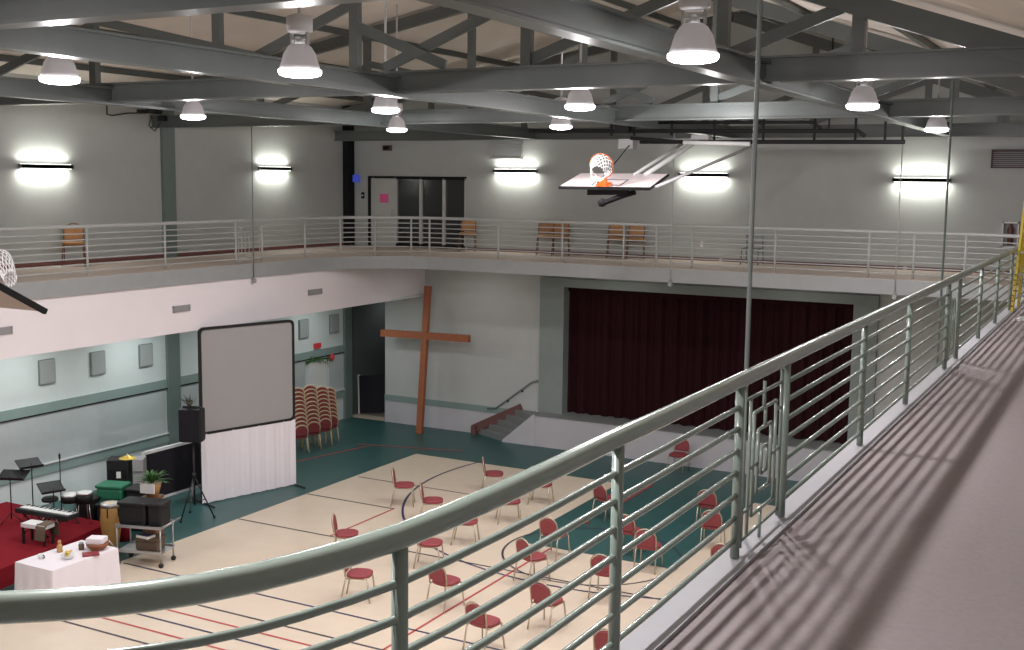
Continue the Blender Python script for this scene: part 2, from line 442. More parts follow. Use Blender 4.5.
# ------------------------------------------------------------------ high bay lamps
def bell_lamp():
    T = thing('high_bay_lamp', '', 'lamp')
    # origin at the lens centre
    MB().lathe([(.0, -.05), (.12, -.045), (.18, -.035), (.21, -.022), (.222, -.004), (.222, .028), (.0, .04)], M['lens'], 24).build('lens', T)
    MB().lathe([(.214, .026), (.2, .07), (.165, .19), (.12, .26), (.09, .285), (.08, .27), (.15, .18), (.19, .06), (.2, .026)], M['bell'], 24).build('bell', T)
    b = MB(); b.lathe([(.05, .27), (.05, .36)], M['silver'], 12)
    b.box(-.11, .11, -.02, .02, .33, .35, M['silver']); b.box(-.11, -.09, -.02, .02, .28, .42, M['silver']); b.box(.09, .11, -.02, .02, .28, .42, M['silver'])
    b.build('bracket', T)
    MB().lathe([(.10, .40), (.135, .42), (.135, .56), (.06, .59)], M['lamphousing'], 16).build('ballast_housing', T)
    return T
LAMPS = [(-10.9, 9.3, 'white bell high bay lamp hanging leftmost under the roof beams'),
         (-7.7, 9.6, 'large white bell lamp in front of the tie beam, above the bright left wall light'),
         (-10.58, 15.3, 'small bell lamp hanging just below the truss chord, left of the vertical brace'),
         (-15.2, 15.9, 'high bay lamp with only its glowing lens showing beside the left wall pillar'),
         (-14.5, 21.4, 'small far bell lamp hanging above the glazed lobby doors'),
         (-7.3, 15.5, 'medium bell lamp hanging above the folded backboard and hoop'),
         (-10.3, 21.0, 'far lamp low beside the black basketball hoist pipes, lens only'),
         (-3.5, 9.7, 'largest bell lamp with a visible ballast housing, nearest to the near balcony'),
         (-3.5, 16.6, 'bell lamp hanging under the truss chord between the two hanger rods'),
         (-3.6, 23.8, 'far lens of a lamp above the rightmost lit wall light of the stage wall')]
proto = bell_lamp()
ZL = D + 3.22
for i, (x, y, lab) in enumerate(LAMPS):
    o = proto if i == 0 else dup(proto, (x, y, ZL), 0, lab)
    o.location = (x, y, ZL); o['label'] = lab
for i, o in enumerate([o for o in list(col.objects) if o.name.startswith('high_bay_lamp')]):
    top = roofz(o.location.x) - ZL - .03
    MB().tube([(0, 0, .58), (0, 0, top)], .018, M['lamphousing'], 8).build('stem', o)
POW = 470
def spot(x, y, z, p):
    l = bpy.data.lights.new('lamp_light', 'SPOT'); l.energy = p; l.spot_size = math.radians(152); l.spot_blend = .7
    l.shadow_soft_size = .07; l.color = (1, .955, .98)
    o = bpy.data.objects.new('lamp_light', l); col.objects.link(o); o.location = (x, y, z)
    l = bpy.data.lights.new('lamp_glow', 'POINT'); l.energy = p * .36; l.shadow_soft_size = .1; l.color = (1, .965, .98)
    o = bpy.data.objects.new('lamp_glow', l); col.objects.link(o); o.location = (x, y, z)
for (x, y, _) in LAMPS + [(-7.3, 21.3, ''), (-15.2, 9.5, ''), (-3.6, 3.2, ''), (-10.8, 3.2, '')]: spot(x, y, ZL - .06, POW)

# ------------------------------------------------------------------ wall lights
def area(loc, rot, sx, sy, p, c=(1, 1, .88), name='area_light'):
    l = bpy.data.lights.new(name, 'AREA'); l.shape = 'RECTANGLE'; l.size = sx; l.size_y = sy; l.energy = p; l.color = c
    o = bpy.data.objects.new(name, l); col.objects.link(o); o.location = loc; o.rotation_euler = rot
    return o
def sconce(x, y, z, L, rz, label):
    # local: x along the wall, y out of the wall
    T = thing('wall_light', label, 'wall light', (x, y, z), rz)
    b = MB(); b.box(-L / 2, L / 2, .05, .19, -.05, .05, M['sconce']); b.box(-L / 2, L / 2, .18, .19, -.05, .05, M['sconce']); b.build('housing', T)
    MB().box(-.12, .12, 0, .06, -.04, .04, M['darksteel']).build('bracket', T)
    MB().box(-L / 2 + .04, L / 2 - .04, .07, .16, .05, .056, M['tube']).build('lamp_tube', T)
    MB().box(-L / 2 + .04, L / 2 - .04, .07, .16, -.056, -.05, M['tube']).build('lamp_tube', T)
    for sgn in (1, -1):
        a = area((0, 0, 0), (0, 0, 0), L - .1, .09, 18, name='wall_wash')
        a.parent = T; a.location = (0, .13, sgn * .09)
        a.rotation_euler = (PI + math.radians(-14) if sgn > 0 else math.radians(-14) * -1 * -1, 0, 0)
    return T
sconce(-16.6, YW, D + 2.44, 1.45, PI, 'dark bar wall light glowing up and down left of the folded hoop')
sconce(-10.7, YW, D + 2.37, 1.42, PI, 'dark bar wall light glowing behind the raised backboard arm')
sconce(-4.95, YW, D + 2.29, 1.4, PI, 'dark bar wall light at the right end of the stage wall beside the hanger rod')
sconce(XW, 18.88, D + 2.35, 1.45, -PI / 2, 'dark bar wall light on the left wall nearest the viewer')
sconce(XW, 27.08, D + 2.42, 1.4, -PI / 2, 'dark bar wall light on the left wall between pillar and corner')
# lights tucked under the left balcony
for y in (10.5, 14.5, 17.8, 21.2, 25.0, 28.4): area((-21.3, y, D - 1.56), (0, 0, 0), 1.2, .3, 40 if y < 24 else 22, (.93, 1, 1), 'recess_light')
for x in (-17.5, -13.0, -8.0): area((x, 29.4, D - .4), (0, 0, 0), 1.2, .3, 9, (1, 1, .95), 'soffit_light')

area((-22.0, 33.0, 4.0), (0, 0, 0), .8, .3, 7, (.95, 1, .97), 'corridor_fill')  # added fill without a fixture, brightens the corridor around the black board

# ------------------------------------------------------------------ railings
def railing(T, path, posts, m, gates=(), hr=.047, deck=D, n=10, pr=.026, br=.0145):
    MB().tube([(x, y, deck + 1.085) for x, y in path], hr, m, n).build('handrail', T)
    for z in (.886, .762, .637, .512, .386, .26, .134):
        MB().tube([(x, y, deck + z * 1.05) for x, y in path], br, m, 6).build('bar', T)
    for (x, y) in posts:
        MB().tube([(x, y, deck + .03), (x, y, deck + 1.07)], pr, m, 10).build('post', T)
    return T
near = thing('near_balcony_railing', 'grey green steel railing with seven bars along the near balcony, curving across the front', 'railing')
segA = [p for p in NP if p[1] < 6.3 and p != (XR, 6.23)] ; segA = near_path()[:22] + [(XR, 6.23)]
rest = [(XR, y) for y in (7.19, 9, 11, 13, 14.16)]; rest2 = [(XR, 15.09), (XR, 17), (XR, 19), (XR, 21), (XR, 23), (XR, 26.3)] + fillet(XR - R_, YF - R_, R_, 0, 45, 7)[1:]
def rise(y): return min(.02, max(-.008, -.008 + .028 * (y - 2.9) / 1.5))      # the near rail climbs slightly out of the bend
MB().tube([(x, y, D + 1.035 + rise(y)) for x, y in segA + rest + rest2], .043, M['rail'], 14).build('handrail', near)
for z in (.884, .766, .644, .519, .389, .260, .132):
    for sg in (segA, rest, rest2): MB().tube([(x, y, D + z + rise(y) * z) for x, y in sg], .0155, M['rail'], 8).build('bar', near)
for (x, y) in [(-1.988, 2.95), (-3.3, 1.46), (-1.91, 4.51)] + [(XR, y) for y in (6.23, 7.19, 9.55, 11.63, 14.16, 15.09, 17.3, 19.4, 21.6, 23.5, 25.2)]:
    MB().tube([(x, y, D + .03), (x, y, D + 1.02)], .027, M['rail'], 12).build('post', near)
    
def gate_panel(T, p, q, m, fine=True):
    # decorative insert of nested right-angled rods between two posts
    p = Vector((p[0], p[1], D)); q = Vector((q[0], q[1], D)); d = q - p; L = d.length; d.normalize()
    P = lambda s, z: p + d * (s * L) + Vector((0, 0, z))
    b = MB(); r = .011
    def seg(s0, z0, s1, z1): b.tube([P(s0, z0), P(s1, z1)], r, m, 6)
    seg(.10, .06, .10, 1.0); seg(.90, .06, .90, 1.0); seg(.1, .1, .9, .1); seg(.1, .92, .9, .92); seg(.22, .1, .22, .92)
    if fine:
        for (s0, s1, z0, z1) in ((.3, .78, .2, .82), (.4, .68, .32, .70), (.48, .60, .42, .58)):
            seg(s0, z0, s1, z0); seg(s0, z1, s1, z1); seg(s0, z0, s0, z1); seg(s1, z0, s1, z1)
        seg(.5, .82, .5, .98); seg(.5, .02, .5, .2); seg(.22, .5, .4, .5); seg(.68, .5, .9, .5); seg(.3, .26, .1, .26); seg(.78, .76, .9, .76); seg(.54, .70, .54, .82)
    else:
        seg(.35, .2, .35, .8); seg(.65, .2, .65, .8); seg(.35, .2, .65, .2); seg(.35, .8, .65, .8); seg(.5, .3, .5, .7)
    b.build('infill_panel', T)
gate_panel(near, (XR, 6.23), (XR, 7.19), M['rail']); gate_panel(near, (XR, 14.16), (XR, 15.09), M['rail'], False)

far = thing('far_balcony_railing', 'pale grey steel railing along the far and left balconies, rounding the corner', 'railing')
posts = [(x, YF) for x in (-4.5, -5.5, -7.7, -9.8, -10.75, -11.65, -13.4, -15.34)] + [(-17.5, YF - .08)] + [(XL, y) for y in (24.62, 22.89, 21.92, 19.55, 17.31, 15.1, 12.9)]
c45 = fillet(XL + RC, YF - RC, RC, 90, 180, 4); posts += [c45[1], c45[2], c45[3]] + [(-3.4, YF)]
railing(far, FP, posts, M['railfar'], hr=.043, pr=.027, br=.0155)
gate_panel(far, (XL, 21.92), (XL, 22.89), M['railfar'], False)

# hanger rods carrying the balcony edges
def rod(x, y, z0, z1, label, r=.03, m=None):
    m = m or M['railfar']
    T = thing('hanger_rod', label, 'rod', (x, y, D + z0))
    MB().tube([(0, 0, 0), (0, 0, z1 - z0)], r, m, 8).build('rod', T)
    MB().box(-.045, .045, -.045, .045, -.1, .0, M['fascia']).lathe([(.03, 0), (.03, .06)], M['fascia'], 8).build('clevis', T)
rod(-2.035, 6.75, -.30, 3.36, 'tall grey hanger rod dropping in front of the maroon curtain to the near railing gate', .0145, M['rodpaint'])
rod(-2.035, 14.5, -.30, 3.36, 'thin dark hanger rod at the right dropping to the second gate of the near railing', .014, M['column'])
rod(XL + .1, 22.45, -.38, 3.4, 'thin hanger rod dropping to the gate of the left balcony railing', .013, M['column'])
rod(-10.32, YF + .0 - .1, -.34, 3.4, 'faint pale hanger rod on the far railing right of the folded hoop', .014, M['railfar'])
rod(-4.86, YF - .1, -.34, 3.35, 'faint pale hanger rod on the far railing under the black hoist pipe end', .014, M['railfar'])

# ------------------------------------------------------------------ stage, curtain, stairs
b = MB(); b.box(-15.55, -4.5, 30.3, 32.3, 0, .93, M['wainscot']); struct(b, 'trim_8')
b = MB(); b.box(-15.55, -4.5, 30.27, 32.3, .93, .95, M['stagegrey']); struct(b, 'floor_stage')
cu = thing('stage_curtain', 'wide dark maroon pleated curtain closing the stage opening', 'curtain', (-10.65, 31.2, .95))
def pleats(x0, x1, ph):
    vs = []; n = 180
    for i in range(n + 1):
        x = x0 + (x1 - x0) * i / n
        y = .07 * math.sin(x * 15 + ph) + .025 * math.sin(x * 41 + 1)
        for z in (0.02, 3.95): vs += [(x, y * (1.25 if z < 1 else .8), z)]
    fs = [(2 * i, 2 * i + 2, 2 * i + 3, 2 * i + 1) for i in range(n)]
    return MB().add(vs, fs, M['curtain'], True)
pleats(-4.25, .03, 0).build('curtain_panel', cu); pleats(-.03, 4.2, 1).build('curtain_panel', cu)
MB().box(-4.25, 4.2, -.12, -.08, 3.7, 3.97, M['curtain']).build('valance', cu)
struct(MB().box(-15.7, -5.8, 32.3, 32.5, 0, D, M['corridor']), 'wall_stage')
st = thing('stage_stairs', 'short grey stairs with brown side board climbing to the stage beside the cross', 'stairs', (-16.6, 30.3, 0))
n = 5
for i in range(n):
    q = [(i * .21, 0), (1.05, 0), (1.05, .56), (-1.25 + i * .31, .56)]
    MB().add([(x, y, 0) for x, y in q] + [(x, y, (i + 1) * .186) for x, y in q], [(0, 3, 2, 1), (4, 5, 6, 7)] + [(k, (k + 1) % 4, 4 + (k + 1) % 4, 4 + k) for k in range(4)], M['tread']).build('step', st)
MB().add([(-.06, -.03, 0), (1.05, -.03, 0), (1.05, -.03, .95), (.98, -.03, .95), (-.06, -.03, .06), (-.06, .01, 0), (1.05, .01, 0), (1.05, .01, .95), (.98, .01, .95), (-.06, .01, .06)],
         [(0, 1, 2, 3, 4), (5, 9, 8, 7, 6), (0, 5, 6, 1), (1, 6, 7, 2), (2, 7, 8, 3), (3, 8, 9, 4), (4, 9, 5, 0)], M['wainscot']).build('stringer', st)
b = MB(); b.bar((-1.38, .53, .16), (.30, .53, 1.0), .07, .26, M['redbrown']); b.box(-1.42, -1.26, .40, .57, 0, .27, M['redbrown']); b.build('side_board', st)
hr = thing('handrail', 'thin grey wall handrail sloping up the wall to the stage', 'handrail', (0, YW - .08, D))
MB().tube([(-17.5, 0, -4.9), (-17.2, 0, -4.86), (-15.95, 0, -3.92), (-15.75, 0, -3.86), (-15.0, 0, -3.82)], .025, M['column'], 8).build('rail', hr)
for (x, z) in ((-16.8, -4.56), (-16.3, -4.19)): MB().tube([(x, 0, z), (x, .06, z - .06)], .03, M['darksteel'], 6).build('bracket', hr)

# ------------------------------------------------------------------ cross
cr = thing('wooden_cross', 'tall red brown wooden cross leaning against the far wall', 'cross', (-19.46, 29.98, 0))
dx = (-19.8 + 19.3 + .02); dy = YW - .14 - 29.75
top = Vector((.28 - .3 + -.0, dy, 4.62)); base = Vector((0, 0, 0))
axis = (Vector((.03, .42, 4.61)) - base)
b = MB(); b.bar(base, base + axis, .195, .14, M['cross'], (0, -1, .25)); b.build('upright', cr)
mid = base + axis * ((D - 2.74) / 4.6)
b = MB(); b.bar(mid + Vector((-1.63, -.02, .02)), mid + Vector((1.62, -.02, .07)), .14, .215, M['cross']); b.build('crossbeam', cr)

# ------------------------------------------------------------------ vents, signs and small wall things
def vent(name, label, x0, x1, y0, y1, z0, z1, axis, m, ns=6, cat='vent'):
    T = thing(name, label, cat, ((x0 + x1) / 2, (y0 + y1) / 2, z0))
    cx, cy = (x0 + x1) / 2, (y0 + y1) / 2; hx, hy = (x1 - x0) / 2, (y1 - y0) / 2; h = z1 - z0
    b = MB()
    if axis == 'x':      # faces along X
        b.box(-hx, hx, -hy, -hy + .03, 0, h, m); b.box(-hx, hx, hy - .03, hy, 0, h, m)
    else:
        b.box(-hx, -hx + .03, -hy, hy, 0, h, m); b.box(hx - .03, hx, -hy, hy, 0, h, m)
    b.box(-hx, hx, -hy, hy, 0, .03, m); b.box(-hx, hx, -hy, hy, h - .03, h, m); b.build('frame', T)
    b = MB()
    for i in range(ns):
        z = .03 + (h - .06) * (i + .5) / ns
        b.box(-hx * .6, hx * .6, -hy * .9, hy * .9, z - .006, z + .012, m) if axis == 'x' else b.box(-hx * .96, hx * .96, -hy * .6, hy * .6, z - .006, z + .012, m)
    b.build('louvre', T)
    return T
vent('wall_vent', 'square grey louvred vent high on the stage wall above a bar wall light', -17.5, -16.4, YW - .06, YW, D + 2.8, D + 3.32, 'y', M['grille'], 8)
vent('wall_vent', 'dark brown louvred vent high at the right end of the stage wall', -3.35, -2.1, YW - .08, YW, D + 2.6, D + 3.05, 'y', M['brownmetal'], 8)
for y0, y1, lab in ((19.72, 20.27, 'small grey vent in the white bulkhead above the projection screen corner'), (24.69, 25.29, 'small grey vent in the white bulkhead toward the far corner'),
                    (14.75, 15.35, 'small grey vent in the white bulkhead nearest the viewer')):
    vent('bulkhead_vent', lab, XL + .02, XL + .05, y0, y1, D - .99, D - .84, 'x', M['grille'], 4)
tag(MB().box(-21.42, -21.12, YW - .1, YW, D + 3.05, D + 3.22, M['brownmetal']).box(-21.36, -21.18, YW - .13, YW - .1, D + 3.08, D + 3.19, M['darksteel']).build('wall_box'), 'small dark box high on the stage wall above the lobby door', 'box')
tag(MB().box(-22.7, -22.36, YW - .12, YW - .02, D + 2.05, D + 2.28, M['blue']).build('blue_sign'), 'small blue lit sign beside the corner pillar', 'sign')
tag(MB().box(-22.3, -22.2, YW - .04, YW, D + 1.52, D + 1.72, M['darksteel']).box(-22.28, -22.22, YW - .05, YW - .04, D + 1.6, D + 1.64, M['whiteplastic']).build('wall_switch'), 'small dark control plate on the wall left of the lobby door', 'switch')
tag(MB().box(-10.76, -10.68, YW - .02, YW, D + .38, D + .54, M['whiteplastic']).build('outlet_plate'), 'small white outlet plate low on the stage wall above the balcony deck', 'outlet')
tag(MB().box(-15.82, -15.76, YW - .04, YW, D - 4.98, D - 4.8, M['whiteplastic']).build('outlet_plate'), 'small white plate on the wall above the stage stairs', 'outlet')
fx = thing('extinguisher_cabinet', 'pale framed cabinet with a dark extinguisher at the right end of the far balcony wall', 'cabinet', (-2.80, YW, D + .66))
b = MB(); b.box(-.19, .19, -.16, 0, 0, .04, M['whiteplastic']); b.box(-.19, .19, -.16, 0, .60, .64, M['whiteplastic']); b.box(-.19, -.16, -.16, 0, 0, .64, M['whiteplastic']); b.box(.16, .19, -.16, 0, 0, .64, M['whiteplastic']); b.box(-.19, .19, -.02, 0, 0, .64, M['grille']); b.build('cabinet_frame', fx)
MB().lathe([(.06, .08), (.075, .1), (.075, .46), (.03, .55), (.03, .6)], M['fireext'], 12, Matrix.Translation((0, -.09, 0))).build('extinguisher', fx)
for i, (y, lab) in enumerate(((18.75, 'square grey acoustic panel nearest the viewer under the left balcony'), (20.29, 'square grey acoustic panel in the middle under the left balcony'), (21.89, 'square grey acoustic panel just left of the green pillar'),
                              (24.4, 'square grey acoustic panel half hidden by the screen edge beside the pillar'), (28.44, 'square grey acoustic panel above the red exit sign'), (30.0, 'square grey acoustic panel nearest the dark corridor opening'))):
    T = thing('acoustic_panel', lab, 'acoustic panel', (XW, y, D - 2.85))
    MB().pad(rrect(.44, .58, .03, 0, .33), .05, M['acoustic'], Matrix.Translation((.05, 0, 0)) @ Matrix.Rotation(PI / 2, 4, 'Z')).build('panel_face', T)
    MB().box(0, .03, -.23, .23, .03, .63, M['column']).build('frame', T)
ex = thing('exit_sign', 'small red lit sign above the side door under the left balcony', 'sign', (XW, 29.1, D - 3.24))
MB().box(0, .08, -.15, .15, .03, .19, M['sign']).build('sign_face', ex)
sg = tag(MB().lathe([(.0, 0), (.11, .0), (.13, .03), (.06, .08), (0, .09)], M['sign'], 14, Matrix.Translation((XW + .02, 29.85, D - 3.6)) @ Matrix.Rotation(PI / 2, 4, 'Y')).build('alarm_bell'), 'small red alarm bell on the wall right of the exit sign', 'alarm bell')
dr = tag(MB().box(XW + .0, XW + .05, 28.66, 29.58, 0, 2.1, M['whiteplastic']).build('door_2'), kind='structure')
MB().tube([(XW + .06, 29.45, .95), (XW + .11, 29.45, .95), (XW + .11, 29.32, .95)], .02, M['silver'], 6).build('door_handle', dr)
ga = MB()
for i in range(260):
    y = random.uniform(28.5, 29.7); z = D - 3.56 + .08 * math.sin((y - 28.5) * 5.2) + random.uniform(-.1, .06); x = XW + random.uniform(.04, .12)
    a = random.uniform(0, 6.28); s = random.uniform(.03, .07)
    ga.add([(x, y, z), (x + .02, y + s * math.cos(a), z + s * math.sin(a)), (x + .03, y + s * .6 * math.cos(a + .6), z + s * .6 * math.sin(a + .6))], [(0, 1, 2)], M['leaf'])
ga.tube([(XW + .06, 28.5, D - 3.6), (XW + .06, 29.1, D - 3.56), (XW + .06, 29.7, D - 3.6)], .025, M['leaf'], 6)
tag(ga.build('garland'), 'dark green garland hung over the side door', 'garland')
# board leaning in the dark corridor mouth
lb = thing('leaning_board', 'black board with pale edge leaning in the dark corridor opening', 'board', (-22.2, 31.3, .09))
Xb = Matrix.Rotation(math.radians(-7), 4, 'Y') @ Matrix.Rotation(math.radians(-8), 4, 'X')
MB().box(-.5, .85, -.025, .025, .03, 1.3, M['blackcloth'], Xb).build('board_face', lb)
MB().box(-.55, -.5, -.035, .035, .0, 1.33, M['whiteframe'], Xb).build('board_edge', lb)

# ------------------------------------------------------------------ basketball hoop, folded up in front of the stage wall
bh = thing('basketball_hoop', 'folded basketball backboard with orange rim hung below black hoist pipes before the stage wall', 'basketball hoop', (-9.8, 22.0, D + 2.04))
tilt = math.atan2(.29, 1.03)
Xf = Matrix.Rotation(tilt, 4, 'X')     # local y along the board's height, z out of its face
b = MB(); b.box(-1.0, 1.03, 0, 1.07, -.03, 0, M['boardface'], Xf); b.build('backboard', bh)
b = MB(); b.box(-1.01, 1.04, -.035, .0, -.05, .012, M['darksteel'], Xf); b.box(1.03, 1.045, 0, 1.07, -.05, .01, M['darksteel'], Xf); b.build('edge_pad', bh)
b = MB()
for (x0, x1, y0, y1) in ((-.34, .34, .12, .155), (-.34, .34, .56, .595), (-.34, -.305, .12, .595), (.305, .34, .12, .595)): b.box(x0, x1, y0, y1, .001, .004, M['linedark'], Xf)
b.build('target_square', bh)
b = MB(); b.box(-.17, .12, .02, .2, 0, .05, M['orange'], Xf); b.box(-.13, .08, .0, .05, 0, .2, M['orange'], Xf); b.build('rim_bracket', bh)
c = Xf @ Vector((-.03, .09, .42)); ux = Vector((1, 0, 0)); un = (Xf.to_3x3() @ Vector((0, 0, 1)))
MB().tube([c + ux * .26 * math.cos(a) + un * .26 * math.sin(a) for a in [2 * PI * i / 28 for i in range(28)]], .009, M['orange'], 6, closed=True).build('rim', bh)
b = MB(); fy = Xf.to_3x3() @ Vector((0, -1, 0))
def ring(t, sag):
    rr = .25 - .09 * t
    return [c + ux * rr * math.cos(a) + un * rr * math.sin(a) + fy * (.2 * t) - Vector((0, 0, sag)) for a in [2 * PI * i / 14 for i in range(14)]]
rings = [ring(0, 0), ring(.35, .01), ring(.7, .05), ring(1, .11)]
for k in range(3):
    for i in range(14):
        b.tube([rings[k][i], rings[k + 1][(i + 1) % 14]], .0065, M['net'], 4); b.tube([rings[k][i], rings[k + 1][(i - 1) % 14]], .0065, M['net'], 4)
b.build('net', bh)
def L(p): return Vector(p) - Vector((-9.8, 22.0, 2.04))
b = MB(); b.tube([L((-9.25, 22.9, 2.30)), L((-8.79, 24.8, 3.07))], .05, M['whiteframe'], 8); b.build('mast_strut', bh)
b = MB(); b.tube([L((-9.5, 22.9, 2.30)), L((-9.15, 24.8, 3.0))], .035, M['whiteframe'], 8); b.build('mast_strut', bh)
b = MB(); b.tube([L((-8.74, 22.2, 2.05)), L((-8.62, 22.4, 2.13)), L((-7.54, 24.8, 2.95))], .035, M['grille'], 8); b.build('mast_arm', bh)
b = MB(); b.bar(L((-10.2, 22.15, 1.93)), L((-9.3, 22.15, 1.95)), .12, .12, M['darksteel']); b.tube([L((-9.2, 22.3, 1.95)), L((-9.45, 22.15, 1.86)), L((-9.86, 22.1, 1.70))], .055, M['darksteel'], 8)
b.lathe([(0, -.09), (.07, -.07), (.09, 0), (.07, .07), (0, .09)], M['darksteel'], 12, Matrix.Translation(L((-9.86, 22.1, 1.72)))); b.build('lock_bracket', bh)
b = MB(); b.tube([L((-10.36, 24.8, 3.05)), L((-10.1, 22.6, 2.2))], .012, M['darksteel'], 6); b.build('hoist_cable', bh)
# hoist pipes
hp = thing('hoist_pipe_frame', 'black pipe frame with droppers hung below the trusses, carrying the folded hoop', 'pipe frame', (0, 24.8, D))
k = M['darksteel']
for pts, rr, mm in (([(-10.86, 0, 3.50), (-6.25, 0, 3.45), (-6.05, 0, 3.3)], .035, k), ([(-13.0, .02, 3.33), (-5.3, 0, 3.26), (-5.15, 0, 3.15)], .045, k),
                ([(-10.15, 0, 3.06), (-4.35, 0, 3.03)], .045, k), ([(-10.3, -.2, 3.14), (-8.9, -.2, 3.03)], .04, k), ([(-9.0, -.3, 3.03), (-7.5, -.3, 2.99)], .05, M['whiteframe'])):
    MB().tube(pts, rr, mm, 8).build('pipe', hp)
for x in (-10.86, -10.3, -9.4, -8.4, -7.3, -6.2, -5.35, -4.75, -4.4):
    MB().tube([(x, 0, 3.02 if x > -9 else 3.2), (x, 0, 3.56)], .028, k, 6).build('dropper', hp)
for x in (-8.4, -5.9): MB().tube([(x, 0, 3.3), (x, 0, roofz(x) - D - .13)], .018, k, 6).build('hanger', hp)
b = MB(); b.box(-10.6, -10.25, -.2, .1, 2.9, 3.12, M['grille']); b.build('winch', hp); MB().box(-10.75, -10.4, -.1, .15, 3.28, 3.46, k).build('winch', hp); MB().box(-8.9, -8.5, -.1, .1, 3.1, 3.2, M['grille']).build('clamp', hp)
# second hoop, only its lower corner showing at the left
P1 = Vector((-15.8, 13.0, D - .06)); e1 = Vector((-1, 0, 0)); e2 = Vector((0, -.87, .49)).normalized(); nn = e1.cross(e2).normalized()
if nn.z < 0: nn = -nn
sb = thing('basketball_hoop', 'tilted tan backboard with dark padded edge and white net, cut by the left frame edge', 'basketball hoop', P1)
Xs = Matrix((e2, e1, nn)).transposed().to_4x4()
MB().box(0, 1.83, 0, 1.07, -.03, 0, M['boardtan'], Xs).build('backboard', sb)
MB().box(-.03, 1.86, -.05, .03, -.06, .03, M['darksteel'], Xs).build('edge_pad', sb)
c = Xs @ Vector((1.0, .12, .38)); 
MB().tube([c + e2 * .2 * math.cos(a) + nn * .2 * math.sin(a) for a in [2 * PI * i / 24 for i in range(24)]], .006, M['net'], 6, closed=True).build('rim', sb)
b = MB(); rings = []
for t, sag in ((0, 0), (.35, .03), (.7, .12), (1, .26)):
    rr = .2 - .08 * t
    rings.append([c + e2 * rr * math.cos(a) + nn * rr * math.sin(a) - e1 * (.2 * t) - Vector((0, 0, sag)) for a in [2 * PI * i / 14 for i in range(14)]])
for k in range(3):
    for i in range(14):
        b.tube([rings[k][i], rings[k + 1][(i + 1) % 14]], .006, M['net'], 4); b.tube([rings[k][i], rings[k + 1][(i - 1) % 14]], .006, M['net'], 4)
b.build('net', sb)
MB().tube([Xs @ Vector((.9, .5, -.03)), Xs @ Vector((.9, .7, -.5)), Vector((.2, -2.2, 3.38))], .05, M['darksteel'], 8).build('mast_arm', sb)
# winch on the left wall pillar
wn = thing('winch_motor', 'small black motor with cables on top of the left wall pillar', 'motor', (-22.35, 22.0, D + 3.72))
MB().lathe([(.0, -.22), (.09, -.2), (.09, .2), (0, .22)], M['black'], 12, Matrix.Rotation(PI / 2, 4, 'X') @ Matrix.Translation((0, .1, 0))).build('motor_body', wn)
MB().box(-.1, .1, .2, .6, -.16, -.02, M['black']).box(-.1, .1, -.5, -.3, .0, .1, M['black']).build('bracket', wn)
b = MB(); b.tube([(0, -.3, .02), (0, -.9, -.02), (0, -1.4, -.1), (0, -1.55, -.08), (0, -1.55, .15)], .02, M['black'], 6); b.tube([(0, -.1, -.05), (0, -.2, -.3), (0, .0, -.42), (0, .2, -.2)], .015, M['black'], 6); b.build('cable', wn)

# ------------------------------------------------------------------ chairs
def chair_proto(pm, fm, name='banquet_chair', fr=.0145):
    T = thing(name, '', 'chair')
    MB().pad(rrect(.45, .45, .16), .065, pm, Matrix.Translation((0, .01, .445)) @ Matrix.Rotation(PI / 2, 4, 'X')).build('seat', T)
    arch = [(-.18, .50), (.18, .50)] + [(.19 * math.cos(a) , .66 + .14 * math.sin(a)) for a in [PI * i / 10 for i in range(11)]]
    MB().pad(arch, .05, pm, Matrix.Translation((0, -.215, 0)) @ Matrix.Translation((0, 0, .5)) @ Matrix.Rotation(math.radians(9), 4, 'X') @ Matrix.Translation((0, 0, -.5))).build('backrest', T)
    t = fr
    lean = lambda x, z: (x, -.205 - (z - .45) * math.tan(math.radians(9)), z)
    MB().tube([lean(-.2, .43)] + [lean(.205 * math.cos(a), .66 + .165 * math.sin(a)) for a in [PI - PI * i / 12 for i in range(13)]] + [lean(.2, .43)], t, fm, 6).build('back_frame', T)
    MB().tube([(-.2, .19, .415), (-.2, -.2, .415)], t, fm, 6).tube([(.2, .19, .415), (.2, -.2, .415)], t, fm, 6).tube([(-.2, .19, .415), (.2, .19, .415)], t, fm, 6).build('seat_frame', T)
    for sx in (-1, 1):
        MB().tube([(sx * .2, .19, .42), (sx * .225, .24, 0)], t, fm, 6).build('leg', T)
        MB().tube([(sx * .2, -.2, .44), (sx * .215, -.29, 0)], t, fm, 6).build('leg', T)
    return T
